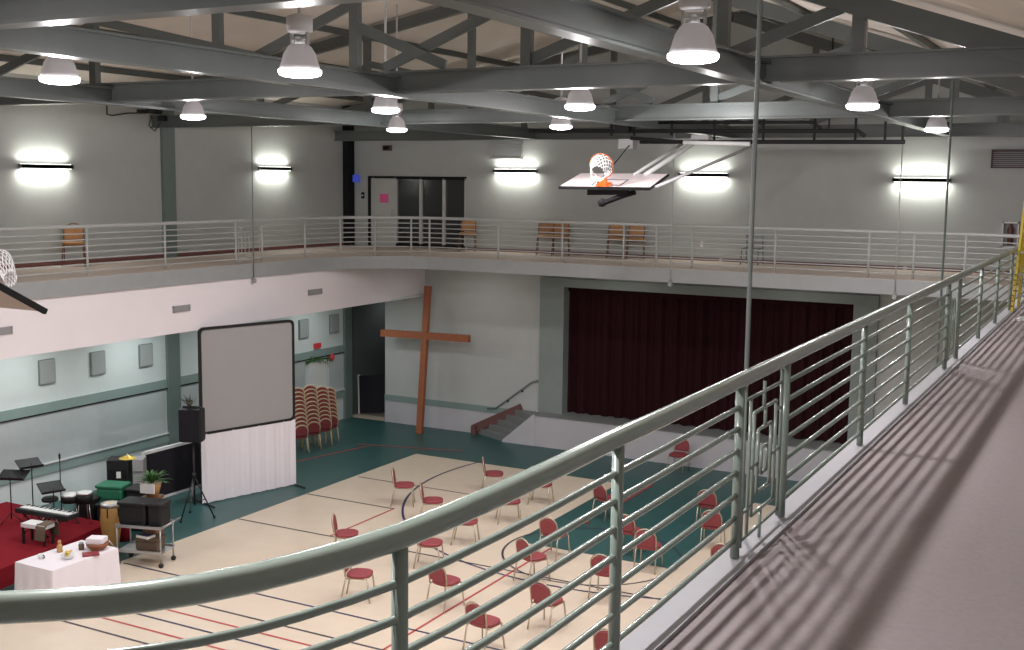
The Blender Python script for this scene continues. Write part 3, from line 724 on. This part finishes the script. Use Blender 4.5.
CH = [(-14.31, 19.15, 60, 'maroon chair at the left of the scattered group, turned sideways above the curving handrail'),
      (-12.60, 17.25, 68, 'maroon chair just left of the first railing post, its back partly behind the handrail'),
      (-12.46, 19.52, 68, 'maroon chair right of the first railing post with its back hidden by the handrail'),
      (-10.98, 17.74, 10, 'maroon chair right of the first railing post, showing its back under the second bar'),
      (-15.45, 23.02, 60, 'maroon chair seen edge-on where the dark arc starts near the tan floor edge'),
      (-14.12, 22.22, 60, 'maroon chair on the dark arc line, just above the handrail, seen sideways'),
      (-12.60, 21.21, 68, 'maroon chair between handrail and top bar with only its seat showing, left one'),
      (-12.55, 23.1, 55, 'maroon chair turned sideways just below the handrail, beside the far seat'),
      (-12.6, 24.85, 75, 'farthest seat on the tan floor showing below the handrail, back hidden'),
      (-10.53, 21.38, 6, 'maroon chair on the corner where tan floor meets the teal key'),
      (-10.23, 19.80, 22, 'maroon chair on the small dark circle and red line crossing'),
      (-8.62, 19.72, -4, 'maroon chair with arched back just left of the second railing post'),
      (-8.88, 17.79, 6, 'maroon chair alone on the tan floor below the small dark circle'),
      (-9.36, 16.36, 8, 'maroon chair lowest left of the second post, its back crossed by a bar'),
      (-7.05, 16.4, -6, 'nearest maroon chair at the bottom, partly behind the second railing post'),
      (-10.67, 24.45, 22, 'maroon chair on the teal key just left of the second railing post'),
      (-8.50, 21.64, -6, 'maroon chair at the lower teal key edge right of the second post'),
      (-9.24, 22.39, 0, 'maroon chair on the teal key half hidden by the second railing post'),
      (-8.44, 25.20, -8, 'maroon chair on the teal key, the farther of the overlapping pair'),
      (-7.81, 23.66, -10, 'maroon chair on the teal key, the nearer of the overlapping pair'),
      (-6.84, 21.52, 0, 'maroon chair mostly cut off by the kerb at the foot of the railing gate'),
      (-10.79, 29.55, -178, 'maroon chair alone before the white stage front, facing the gym'),
      (-14.12, 25.12, 60, 'maroon chair seen edge-on at the far tan floor edge, above the handrail')]
pc = chair_proto(M['maroon'], M['gold'])
for i, (x, y, a, lab) in enumerate(CH):
    rz = -math.radians(a)
    o = pc if i == 0 else dup(pc, (x, y, .008), rz, lab)
    o.location = (x + .07, y - .02, .008); o.rotation_euler = (0, 0, rz); o.scale = (1.05, 1.05, 1.1); o['label'] = lab; o['group'] = 'maroon chairs scattered on the court'
pk = chair_proto(M['maroon'], M['cream'], 'banquet_chair', .021)
SN = ('the stack nearest the screen', 'the second stack from the screen', 'the third stack from the screen', 'the stack nearest the corridor')
ORD = ('lowest', 'second from bottom', 'third from bottom', 'fourth from bottom', 'fifth from bottom', 'sixth from bottom', 'seventh from bottom', 'eighth from bottom', 'ninth from bottom')
for s, (x, y, nst) in enumerate(((-21.1, 26.05, 10), (-21.1, 26.62, 10), (-21.1, 27.16, 9), (-21.2, 27.62, 8))):
    for k in range(nst):
        pos = 'topmost' if k == nst - 1 else ORD[k]
        loc = (x - .022 * k, y + .010 * k, .004 + .118 * k); rz = math.radians(60)
        o = pk if s == 0 and k == 0 else dup(pk, loc, rz, '')
        o.location = loc; o.rotation_euler = (0, 0, rz); o['group'] = 'stacked maroon chairs by the side door'; o['label'] = ('maroon bronze-framed chair, %s in %s' % (pos, SN[s]))
# chairs along the balcony walls
wc = chair_proto(M['orangewood'], M['darkwood'], 'wooden_chair')
WC = [(-17.95, 30.3, 205, 'brown wooden chair on the far balcony right of the dark glass'), (-15.35, 30.4, 203, 'left honey wooden chair of the first pair on the far balcony'), (-14.85, 30.4, 203, 'right honey wooden chair of the first pair on the far balcony'),
      (-13.1, 30.4, 200, 'left honey wooden chair of the second pair under the folded hoop'), (-12.5, 30.4, 200, 'right honey wooden chair of the second pair under the folded hoop'),
      (-22.35, 19.3, -135, 'honey wooden chair on the left balcony below the first wall light')]
for i, (x, y, a, lab) in enumerate(WC):
    o = wc if i == 0 else dup(wc, (x, y, D), math.radians(a), lab)
    o.location = (x, y, D); o.rotation_euler = (0, 0, math.radians(a)); o['label'] = lab; o['group'] = 'wooden chairs along the balcony walls'
    o.scale = (1.12, 1.0, 1.22)
wr = thing('wire_chair', 'bare metal wire chair on the far balcony beside the tall rod', 'chair', (-9.1, 30.3, D), PI)
b = MB()
for z in (.5, .58, .66, .74): b.tube([(-.22, -.22, z), (.22, -.22, z)], .012, M['column'], 5)
b.build('backrest', wr)
b = MB()
for y in (-.18, -.06, .06, .18): b.tube([(-.22, y, .43), (.22, y, .43)], .012, M['column'], 5)
b.tube([(-.22, .2, .43), (-.22, -.2, .43)], .016, M['column'], 6); b.tube([(.22, .2, .43), (.22, -.2, .43)], .016, M['column'], 6); b.build('seat', wr)
for sx in (-1, 1):
    MB().tube([(sx * .22, -.2, .8), (sx * .22, -.22, .43), (sx * .24, -.26, 0)], .017, M['column'], 6).build('leg', wr); MB().tube([(sx * .22, .2, .43), (sx * .24, .24, 0)], .017, M['column'], 6).build('leg', wr)
tag(MB().box(-.13, .13, -.09, .09, 0, .03, M['maroon'], Matrix.Translation((-10.95, 23.9, .008)) @ Matrix.Rotation(.4, 4, 'Z')).box(-.12, .12, -.08, .08, .03, .035, M['darkwood'], Matrix.Translation((-10.95, 23.9, .008)) @ Matrix.Rotation(.4, 4, 'Z')).build('folder'), 'dark maroon folder lying flat by the teal key edge', 'folder')

# ------------------------------------------------------------------ projection screen
a0 = Vector((-19.58, 20.49, 0)); a1 = Vector((-18.82, 23.1, 0)); dv = (a1 - a0); W = dv.length
ps = thing('projection_screen', 'large grey projection screen in a black frame with a white skirt below', 'projection screen', (a0 + a1) / 2, math.atan2(dv.y, dv.x))
zt, zm = D - 1.42, D - 4.03; h = zt - zm
MB().pad(rrect(W - .06, h - .06, .1, 0, zm + h / 2), .02, M['screen']).build('screen_fabric', ps)
op = rrect(W, h, .14, 0, zm + h / 2); ip = rrect(W - .12, h - .12, .1, 0, zm + h / 2); n = len(op)
b = MB(); vs = []
for y in (-.035, .035):
    vs += [(x, y, z) for x, z in op] + [(x, y, z) for x, z in ip]
fs = []
for i in range(n):
    j = (i + 1) % n
    fs += [(i, j, n + j, n + i), (2 * n + i, 3 * n + i, 3 * n + j, 2 * n + j), (i, 2 * n + i, 2 * n + j, j), (n + i, n + j, 3 * n + j, 3 * n + i)]
b.add(vs, fs, M['black']); b.build('frame', ps)
vs = []; n = 90
for i in range(n + 1):
    x = -W / 2 + W * i / n; y = .012 * math.sin(x * 17) + .007 * math.sin(x * 43)
    for z, kk in ((.03, 1.4), (zm + .02, .3)): vs.append((x, y * kk - .03, z))
MB().add(vs, [(2 * i, 2 * i + 2, 2 * i + 3, 2 * i + 1) for i in range(n)], M['whitecloth'], True).build('skirt', ps)
for sx in (-1, 1):
    MB().tube([(sx * (W / 2 - .05), .08, 0), (sx * (W / 2 - .05), .08, zm + .2)], .025, M['black'], 8).tube([(sx * (W / 2 - .05), -.5, .03), (sx * (W / 2 - .05), .6, .03)], .02, M['black'], 6).build('stand_leg', ps)

# ------------------------------------------------------------------ black panel with white frame behind the speaker
p0 = Vector((-20.42, 19.5, 0)); p1 = Vector((-20.38, 21.9, 0)); dv = p1 - p0; W = dv.length
bp = thing('display_panel', 'black felt display panel with white frame standing behind the tripod speaker', 'panel', (p0 + p1) / 2, math.atan2(dv.y, dv.x))
MB().box(-W / 2, W / 2, -.02, .02, .22, 1.34, M['blackcloth']).build('felt_face', bp)
b = MB(); b.box(-W / 2 - .03, W / 2 + .03, -.04, .04, 1.34, 1.41, M['whiteframe']); b.box(-W / 2 - .03, W / 2 + .03, -.04, .04, .16, .22, M['whiteframe']); b.box(-W / 2 - .05, -W / 2, -.04, .04, .0, 1.41, M['whiteframe']); b.box(W / 2, W / 2 + .05, -.04, .04, 0, 1.41, M['whiteframe']); b.build('frame', bp)
for sx in (-1, 1): MB().box(sx * W / 2 - .03, sx * W / 2 + .03, -.3, .3, 0, .05, M['whiteframe']).build('foot', bp)
tag(MB().lathe([(.045, 0), (.05, .02), (.05, .12), (.03, .14)], M['whiteplastic'], 12, Matrix.Translation((-20.40, 20.75, 1.41))).build('cup'), 'small white cup standing on top of the black display panel', 'cup')

# ------------------------------------------------------------------ tripod speaker
sp = thing('tripod_speaker_stand', 'black tripod speaker stand at the left edge of the projection screen', 'stand', (-18.95, 19.6, 0))
MB().tube([(0, 0, .3), (0, 0, 1.80)], .022, M['black'], 8).build('pole', sp)
MB().lathe([(.04, .0), (.045, .12)], M['black'], 10, Matrix.Translation((0, 0, .95))).build('collar', sp)
for k in range(3):
    a = k * 2 * PI / 3 + .5; q = (.45 * math.cos(a), .45 * math.sin(a))
    lg = MB().tube([(0, 0, 1.0), (q[0], q[1], .02)], .017, M['grille'] if k == 1 else M['black'], 6).build('leg', sp)
    MB().lathe([(.03, 0), (.03, .05)], M['black'], 8, Matrix.Translation((q[0], q[1], 0))).build('rubber_foot', lg)
    MB().tube([(q[0] * .55, q[1] * .55, .45), (0, 0, .35)], .012, M['black'], 6).build('brace', sp)
sk = thing('loudspeaker', 'tall black loudspeaker on the tripod stand beside the projection screen', 'loudspeaker', (-18.98, 19.6, 1.80), math.radians(22))
MB().pad(rrect(.52, .80, .04, 0, .41), .36, M['black'], None, .95).build('cabinet', sk)
MB().pad(rrect(.46, .72, .03, 0, .41), .02, M['blackcloth'], Matrix.Translation((0, -.185, 0))).build('grille', sk)
MB().box(-.2, .2, -.05, .05, .80, .85, M['black']).build('handle', sk)

sgp = MB()
for i in range(26):
    a = random.uniform(0, 2 * PI); e = random.uniform(.4, 1.4); Lf = random.uniform(.12, .3); q = Vector((random.uniform(-.14, .1), random.uniform(-.05, .05), .02))
    d = Vector((math.cos(a) * math.cos(e), math.sin(a) * math.cos(e), math.sin(e))); sd = Vector((-math.sin(a), math.cos(a), 0)) * .014
    sgp.add([q - sd * .4, q + sd * .4, q + d * Lf * .6 + sd, q + d * Lf, q + d * Lf * .6 - sd], [(0, 1, 2, 3, 4)], M['sprig'])
sgp.lathe([(.05, 0), (.06, .05), (0, .06)], M['shoe'], 10)
o = sgp.build('dried_sprig'); o.location = (-19.05, 19.6, 2.66); tag(o, 'small dark dried sprig in a low pot on top of the loudspeaker', 'plant')

# ------------------------------------------------------------------ platform with the band gear
b = MB(); PP = [(-22.6, 8.5), (-17.7, 8.5), (-18.72, 14.1), (-19.3, 17.35), (-22.6, 17.35)]
b.add([(x, y, 0) for x, y in PP] + [(x, y, .4) for x, y in PP], [(0, 1, 2, 3, 4), (5, 6, 7, 8, 9)] + [(k, (k + 1) % 5, 5 + (k + 1) % 5, 5 + k) for k in range(5)], M['redcarpet']); pf = b.build('stage_platform')
tag(pf, 'low platform covered in red carpet along the left wall', 'platform')
MB().bar((-17.7, 8.5, .385), (-18.72, 14.1, .385), .03, .04, M['redcarpet']).bar((-18.72, 14.1, .385), (-19.3, 17.35, .385), .03, .04, M['redcarpet']).build('nosing', pf)
ZP = .405
def music_stand(x, y, z, h, rz, tiltd, label, w=.5):
    T = thing('music_stand', label, 'music stand', (x, y, z), rz)
    X = Matrix.Translation((0, 0, h)) @ Matrix.Rotation(math.radians(tiltd), 4, 'X')
    MB().box(-w / 2, w / 2, -.012, .012, -.02, .34, M['black'], X).box(-w / 2, w / 2, -.06, .0, -.03, -.015, M['black'], X).build('desk', T)
    MB().tube([(0, 0, .1), (0, .0, h + .1)], .013, M['black'], 6).build('pole', T)
    for k in range(3):
        a = k * 2 * PI / 3; MB().tube([(0, 0, .22), (.26 * math.cos(a), .26 * math.sin(a), .01)], .011, M['black'], 6).build('leg', T)
music_stand(-21.1, 16.31, ZP, .96, math.radians(25), -68, 'black music stand with a wide desk at the left frame edge', .6)
music_stand(-20.95, 16.75, ZP, 1.15, math.radians(70), -68, 'black music stand with a flat tilted desk against the wall band', .5)
music_stand(-20.2, 16.68, ZP, .72, math.radians(70), -62, 'low black music stand with tilted desk behind the keyboard', .5)
T = thing('microphone_stand', 'thin black microphone stand on the red platform', 'microphone stand', (-20.35, 17.0, ZP))
MB().tube([(0, 0, .03), (0, 0, 1.35)], .012, M['black'], 6).build('pole', T); MB().lathe([(.13, 0), (.13, .02), (.02, .04)], M['black'], 12).build('base', T)
MB().lathe([(0, 1.35), (.02, 1.36), (.025, 1.45), (.0, 1.5)], M['black'], 8).build('microphone', T)
# keyboard
kx = thing('keyboard_stand', 'black folding stand under the electronic keyboard', 'stand', (-19.85, 16.02, ZP), math.radians(5))
for y in (-.12, .12):
    MB().tube([(-.35, y, .02), (.35, y, .455)], .017, M['black'], 6).build('leg', kx); MB().tube([(.35, y, .02), (-.35, y, .455)], .017, M['black'], 6).build('leg', kx)
kb = thing('electronic_keyboard', 'electronic keyboard with white keys on a stand on the red platform', 'keyboard', (-19.62, 16.02, ZP + .47), math.radians(5))
MB().box(-.72, .72, -.17, .17, 0, .09, M['black']).build('body', kb)
MB().box(-.66, .66, -.09, .15, .09, .105, M['whiteplastic']).build('white_keys', kb)
b = MB()
for i in range(36):
    if i % 7 in (2, 6): continue
    x = -.64 + i * .036; b.box(x, x + .018, .05, .15, .105, .112, M['black'])
b.build('black_keys', kb)
T = thing('piano_bench', 'white and brown covered bench under the keyboard', 'bench', (-19.42, 15.62, ZP), math.radians(8))
MB().box(-.3, .3, -.15, .15, .35, .43, M['whiteplastic']).build('seat', T)
for sx in (-1, 1):
    for sy in (-1, 1): MB().box(sx * .27 - .02, sx * .27 + .02, sy * .12 - .02, sy * .12 + .02, 0, .35, M['black']).build('leg', T)
T = thing('jacket', 'brown jacket draped over the end of the bench', 'jacket', (-19.2, 15.66, ZP + .435), .15)
vs = []
for i in range(13):
    for j in range(5):
        s = -.35 + .7 * i / 12; q = -.13 + .26 * j / 4
        z = .02 + .01 * math.sin(7 * q + i) if abs(s) < .14 else .02 - (abs(s) - .14) * 1.5
        x = s if abs(s) < .16 else math.copysign(.16 + (abs(s) - .16) * .2, s)
        vs.append((q, x * 1.1, z))
MB().add(vs, [(i * 5 + j, i * 5 + j + 1, (i + 1) * 5 + j + 1, (i + 1) * 5 + j) for i in range(12) for j in range(4)], M['shoe'], True).build('cloth', T)
# drums
def drum(name, x, y, z, r, h, label, shell, legs=True, cat='drum'):
    T = thing(name, label, cat, (x, y, z))
    lift = .45 if legs else 0
    MB().lathe([(r, lift), (r, lift + h)], shell, 20).build('shell', T)
    MB().lathe([(r * 1.03, lift + h - .03), (r * 1.03, lift + h + .01), (r * .97, lift + h + .012)], M['silver'], 20).build('hoop', T)
    MB().lathe([(r * .96, lift + h + .005), (r * .9, lift + h + .014)], M['whiteplastic'], 20).build('drum_head', T)
    if legs:
        for k in range(3):
            a = k * 2.1; MB().tube([(r * .7 * math.cos(a), r * .7 * math.sin(a), lift), (r * 1.1 * math.cos(a), r * 1.1 * math.sin(a), 0)], .012, M['silver'], 6).build('leg', T)
drum('snare_drum', -20.05, 17.0, ZP, .2, .16, 'black drum with a white head beside the tilted music stands', M['black'])
drum('tom_drum', -19.75, 17.12, ZP, .17, .22, 'small black drum beside the white headed drum', M['black'])
T = thing('drum_throne', 'round black stool in the drum gear on the platform', 'stool', (-20.4, 16.75, ZP))
MB().lathe([(0, .48), (.17, .48), (.18, .52), (.15, .56), (0, .565)], M['black'], 16).build('seat', T)
MB().tube([(0, 0, .1), (0, 0, .48)], .02, M['silver'], 6).build('post', T)
for k in range(3): MB().tube([(0, 0, .25), (.25 * math.cos(k * 2.1), .25 * math.sin(k * 2.1), .0)], .012, M['silver'], 6).build('leg', T)
def conga(x, y, r, h, label, shell):
    T = thing('conga_drum', label, 'conga', (x, y, 0))
    MB().lathe([(r * .62, 0), (r * .72, h * .15), (r * .95, h * .45), (r * 1.05, h * .68), (r * .98, h * .9), (r * .9, h)], shell, 20).build('shell', T)
    MB().lathe([(r * .96, h * .93), (r * .97, h), (r * .9, h + .01)], M['silver'], 20).build('hoop', T)
    MB().lathe([(r * .9, h), (r * .5, h + .015), (0, h + .018)], M['skin'], 20).build('drum_head', T)
    b = MB()
    for k in range(6): a = k * PI / 3; b.tube([(r * 1.0 * math.cos(a), r * 1.0 * math.sin(a), h * .93), (r * 1.08 * math.cos(a), r * 1.08 * math.sin(a), h * .74)], .014, M['black'], 5)
    b.build('tuning_lugs', T)
conga(-18.78, 16.95, .215, 1.02, 'tall yellow conga drum with dark tuning lugs beside the platform', M['drumwood'])
conga(-19.05, 17.55, .2, .8, 'dark red conga drum behind the yellow one', M['redcarpet'])
# green bins and black cases
def crate(name, x, y, z, w, d, h, rz, m, label, cat):
    T = thing(name, label, cat, (x, y, z), rz)
    MB().pad(rrect(w, d, .04), h, m, Matrix.Translation((0, 0, h / 2)) @ Matrix.Rotation(PI / 2, 4, 'X'), .93).build('body', T)
    MB().pad(rrect(w + .05, d + .05, .05), .06, m, Matrix.Translation((0, 0, h + .03)) @ Matrix.Rotation(PI / 2, 4, 'X'), .97).build('lid', T)
    return T
crate('storage_bin', -19.95, 18.1, 0, .58, .46, .62, .3, M['green'], 'green plastic storage bin, lower one by the drums', 'bin')
crate('storage_bin', -19.95, 18.1, .682, .6, .46, .28, .35, M['green'], 'green plastic bin stacked on top of the larger green bin', 'bin')
crate('equipment_case', -20.3, 17.72, 0, .5, .4, .72, .2, M['black'], 'black equipment case between drums and green bins', 'case')
crate('equipment_case', -19.62, 17.72, 0, .5, .4, .66, .3, M['black'], 'black equipment case in front of the green bins', 'case')
crate('equipment_case', -19.35, 18.4, 0, .6, .5, .9, .3, M['black'], 'tall black case standing behind the yellow conga', 'case')
# rack with amplifier behind
am = thing('amplifier_rack', 'black amplifier rack standing left of the black display panel', 'amplifier', (-20.45, 19.0, 0), math.radians(35))
MB().box(-.42, .06, -.24, .24, .0, 1.36, M['black']).build('cabinet', am)
b = MB()
for z in (.2, .45, .7, .95): b.box(-.38, .02, -.26, -.24, z, z + .2, M['darksteel'])
b.build('rack_units', am); MB().box(-.2, -.1, -.27, -.255, .95, 1.1, M['whiteplastic']).build('label_plate', am)
sv = thing('silver_case', 'grey metal box on end beside the black amplifier rack', 'case', (-20.22, 19.15, 0), math.radians(35))
MB().box(-.12, .12, -.2, .2, 0, 1.36, M['grille']).build('body', sv); MB().box(-.12, .12, -.21, -.2, 1.05, 1.1, M['silver']).build('latch', sv)
cy = thing('cymbal_pile', 'yellow brass cymbal lying on top of the amplifier rack', 'cymbal', (-20.42, 18.98, 1.362))
MB().lathe([(.2, 0), (.19, .012), (.08, .04), (.05, .07), (0, .075)], M['brass'], 20).build('disc', cy)
MB().lathe([(.02, .07), (.02, .1), (0, .105)], M['silver'], 8).build('wing_nut', cy)
# cart with speakers and plant
ct = thing('utility_cart', 'grey metal rolling cart carrying black equipment', 'cart', (-17.55, 16.72, 0), math.radians(17))
for sx in (-1, 1):
    for sy in (-1, 1):
        MB().tube([(sx * .48, sy * .26, .1), (sx * .48, sy * .26, .86)], .018, M['silver'], 8).build('post', ct)
        w = MB().lathe([(.0, -.02), (.05, -.02), (.05, .02), (0, .02)], M['black'], 12, Matrix.Translation((sx * .48, sy * .26, .05)) @ Matrix.Rotation(PI / 2, 4, 'X')).build('caster', ct)
for z in (.28, .80):
    b = MB(); b.box(-.5, .5, -.28, .28, z, z + .02, M['silver']); b.box(-.5, .5, -.29, -.27, z, z + .06, M['silver']); b.box(-.5, .5, .27, .29, z, z + .06, M['silver']); b.build('shelf', ct)
MB().tube([(.48, -.26, .84), (.66, -.26, .93), (.66, .26, .93), (.48, .26, .84)], .015, M['silver'], 6).build('push_handle', ct)
MB().tube([(-.48, -.26, .3), (-.75, -.3, .62)], .013, M['silver'], 6).build('side_bar', ct)
crate('equipment_case', -17.72, 16.68, .825, .6, .45, .42, math.radians(17), M['black'], 'left black box on top of the metal cart', 'case')
crate('equipment_case', -17.25, 16.83, .825, .3, .42, .42, math.radians(17), M['black'], 'right black box on top of the metal cart', 'case')
crate('equipment_case', -17.45, 16.76, .305, .5, .35, .2, math.radians(17), M['shoe'], 'dark box on the lower shelf of the metal cart', 'case')
tag(MB().box(-.2, .12, -.1, .12, 0, .05, M['whiteplastic'], Matrix.Translation((-17.4, 16.62, .58))).box(-.18, .1, -.08, .1, .05, .06, M['lineblue'], Matrix.Translation((-17.4, 16.62, .58))).build('paper_stack'), 'white and blue papers on the dark box inside the cart', 'papers')
pp = thing('potted_plant', 'leafy green plant in a tan pot behind the cart boxes', 'plant', (-17.92, 17.3, 0))
crate('plant_stand', -17.92, 17.3, 0, .32, .32, 1.16, .2, M['darkwood'], 'dark wooden stand box holding the leafy plant', 'stand')
pp.location.z = 1.222
MB().lathe([(.13, 0), (.19, .26), (.2, .28), (.17, .27)], M['drumwood'], 16).build('pot', pp)
MB().box(-.16, .16, -.21, -.18, .1, .3, M['whiteplastic'], Matrix.Rotation(.3, 4, 'Z')).build('wrap', pp)
b = MB()
for i in range(60):
    a = random.uniform(0, 2 * PI); Lf = random.uniform(.3, .58); el = random.uniform(.45, 1.4); p = Vector((0, 0, .27)); d = Vector((math.cos(a) * math.cos(el), math.sin(a) * math.cos(el), math.sin(el)))
    sd = Vector((-math.sin(a), math.cos(a), 0)); w0 = random.uniform(.02, .035); pts = []
    for k in range(5):
        t = k / 4; c = p + d * Lf * t - Vector((0, 0, .4 * Lf * t * t)); wv = w0 * math.sin(PI * min(.95, t * .9 + .08))
        pts += [c + sd * wv, c - sd * wv]
    b.add(pts, [(2 * k, 2 * k + 1, 2 * k + 3, 2 * k + 2) for k in range(4)], M['leaf'])
b.build('foliage', pp)

# ------------------------------------------------------------------ table under a white cloth
tb = thing('folding_table', 'folding table hidden under a white cloth at the lower left', 'table', (-17.5, 14.72, 0))
MB().box(-.47, .47, -.74, .74, .70, .735, M['grille']).build('tabletop', tb)
for sx in (-1, 1):
    for sy in (-1, 1): MB().tube([(sx * .4, sy * .6, 0), (sx * .4, sy * .6, .7)], .018, M['grille'], 6).build('leg', tb)
cl = MB(); n = 96; rings = []
def perim(t):
    P = [(-.5, -.78), (.5, -.78), (.5, .78), (-.5, .78)]; lens = [1.0, 1.56, 1.0, 1.56]; s = t * sum(lens)
    for i in range(4):
        if s <= lens[i]: a, c = P[i], P[(i + 1) % 4]; q = s / lens[i]; return (a[0] + (c[0] - a[0]) * q, a[1] + (c[1] - a[1]) * q)
        s -= lens[i]
    return P[0]
vs = []
for (z, k, wv) in ((.748, .96, 0), (.742, .995, 0), (.70, 1.0, .003), (.35, 1.02, .012), (.03, 1.04, .024)):
    for i in range(n):
        x, y = perim(i / n); f_ = k + wv * math.sin(i * 2 * PI / n * 17)
        vs.append((x * f_, y * f_, z))
fs = [tuple(range(n))]
for r_ in range(4):
    for i in range(n): fs.append((r_ * n + i, r_ * n + (i + 1) % n, (r_ + 1) * n + (i + 1) % n, (r_ + 1) * n + i))
cl.add(vs, fs, M['whitecloth'])
tc = cl.build('tablecloth'); tc.location = (-17.5, 14.72, 0); tag(tc, 'white tablecloth draped to the floor over the table at the lower left', 'tablecloth')
ZTb = .75
T = thing('bread_basket', 'round brown basket with a white napkin on the white table', 'basket', (-17.25, 15.22, ZTb))
MB().lathe([(.12, 0), (.2, .08), (.22, .16), (.2, .15), (.1, .02)], M['basket'], 18).build('basket_body', T)
MB().box(-.17, .15, -.13, .13, .14, .24, M['whitecloth'], Matrix.Rotation(.4, 4, 'Z')).build('napkin', T)
T = thing('flower_bowl', 'small pale bowl with yellow flowers on the white table', 'bowl', (-17.28, 14.55, ZTb))
MB().lathe([(.06, 0), (.12, .07), (.13, .08), (.1, .06)], M['whiteplastic'], 14).build('bowl', T)
b = MB()
for i in range(16):
    a = random.uniform(0, 6.28); q = random.uniform(0, .09); b.lathe([(0, 0), (.03, .015), (.02, .035), (0, .04)], M['brass'], 6, Matrix.Translation((q * math.cos(a), q * math.sin(a), .07 + random.uniform(0, .06))))
b.build('flowers', T)
T = thing('book', 'dark maroon book lying on the white table', 'book', (-17.1, 14.92, ZTb), .9)
MB().box(-.15, .15, -.1, .1, 0, .035, M['maroon']).build('cover', T); MB().box(-.14, .152, -.09, .09, .006, .029, M['whitecloth']).build('pages', T)
T = thing('figurine', 'small brown figurine at the back of the white table', 'figurine', (-17.75, 14.75, ZTb))
MB().lathe([(.06, 0), (.05, .05), (.06, .1), (.03, .16), (.0, .17)], M['drumwood'], 12).build('body', T); MB().lathe([(0, .15), (.035, .18), (.03, .22), (0, .235)], M['drumwood'], 10).build('head', T)
T = thing('jar', 'pair of small dark and clear jars beside the basket on the white table', 'jar', (-17.5, 15.05, ZTb))
MB().lathe([(.05, 0), (.055, .1), (.04, .12)], M['shoe'], 12).build('body', T); MB().lathe([(.042, .12), (.042, .145), (0, .146)], M['silver'], 12).build('lid', T)
T['label'] = 'small dark jar beside the basket on the white table'
T = thing('mug', 'small white mug at the near end of the white table', 'mug', (-17.72, 14.3, ZTb))
MB().lathe([(.05, 0), (.055, .09), (.048, .09), (.045, .02)], M['whiteplastic'], 12).build('body', T); MB().tube([(.05, 0, .02), (.09, 0, .03), (.09, 0, .07), (.05, 0, .08)], .009, M['darksteel'], 6).build('handle', T)

# ------------------------------------------------------------------ stepladder at the end of the near deck
sl = thing('stepladder', 'yellow stepladder standing at the far right end of the near balcony', 'ladder', (-1.55, 21.5, D))
y_ = M['yellow']
for x in (-.30, .26):
    MB().bar((x, 0, 0), (x + (.09 if x < 0 else -.05), .14, 1.95), .05, .03, y_).build('side_rail', sl)
    MB().bar((x + .02, .95, 0), (x + (.09 if x < 0 else -.05), .2, 1.9), .05, .025, y_).build('rear_leg', sl)
for i in range(5):
    t = .15 + i * .19; MB().box(-.27 + .08 * t, .24 - .05 * t, t * .14 - .04, t * .14 + .04, t * 1.95 - .015, t * 1.95 + .015, M['silver']).build('step', sl)
MB().box(-.22, .22, .06, .28, 1.93, 1.98, y_).build('top_cap', sl)
b = MB()
for i in range(7):
    z = .1 + i * .09; x = -.30 + .046 * z; b.box(x - .024, x + .024, z * .072 - .02, z * .072 + .018, z, z + .022, M['darkwood'])
b.build('warning_stripes', sl)
tag(MB().lathe([(.06, 0), (.06, .03), (.04, .06), (.0, .07)], M['whiteplastic'], 12, Matrix.Translation((-1.6, 20.3, D))).box(-.1, .1, -.06, .06, 0, .03, M['whiteplastic'], Matrix.Translation((-1.62, 20.3, D))).build('door_stop'), 'small white fitting on the deck beside the ladder foot', 'fitting')

# ------------------------------------------------------------------ world and view
w = bpy.data.worlds.new('world'); bpy.context.scene.world = w; w.use_nodes = True
w.node_tree.nodes['Background'].inputs[0].default_value = (.02, .02, .022, 1)
sc = bpy.context.scene
sc.view_settings.view_transform = 'Standard'; sc.view_settings.look = 'None'; sc.view_settings.gamma = 1; sc.view_settings.use_curve_mapping = False
sc.view_settings.exposure = 0.1
sc.cycles.use_denoising = True
sc.cycles.max_bounces = 8; sc.cycles.diffuse_bounces = 5; sc.cycles.glossy_bounces = 3
sc.cycles.sample_clamp_indirect = 4
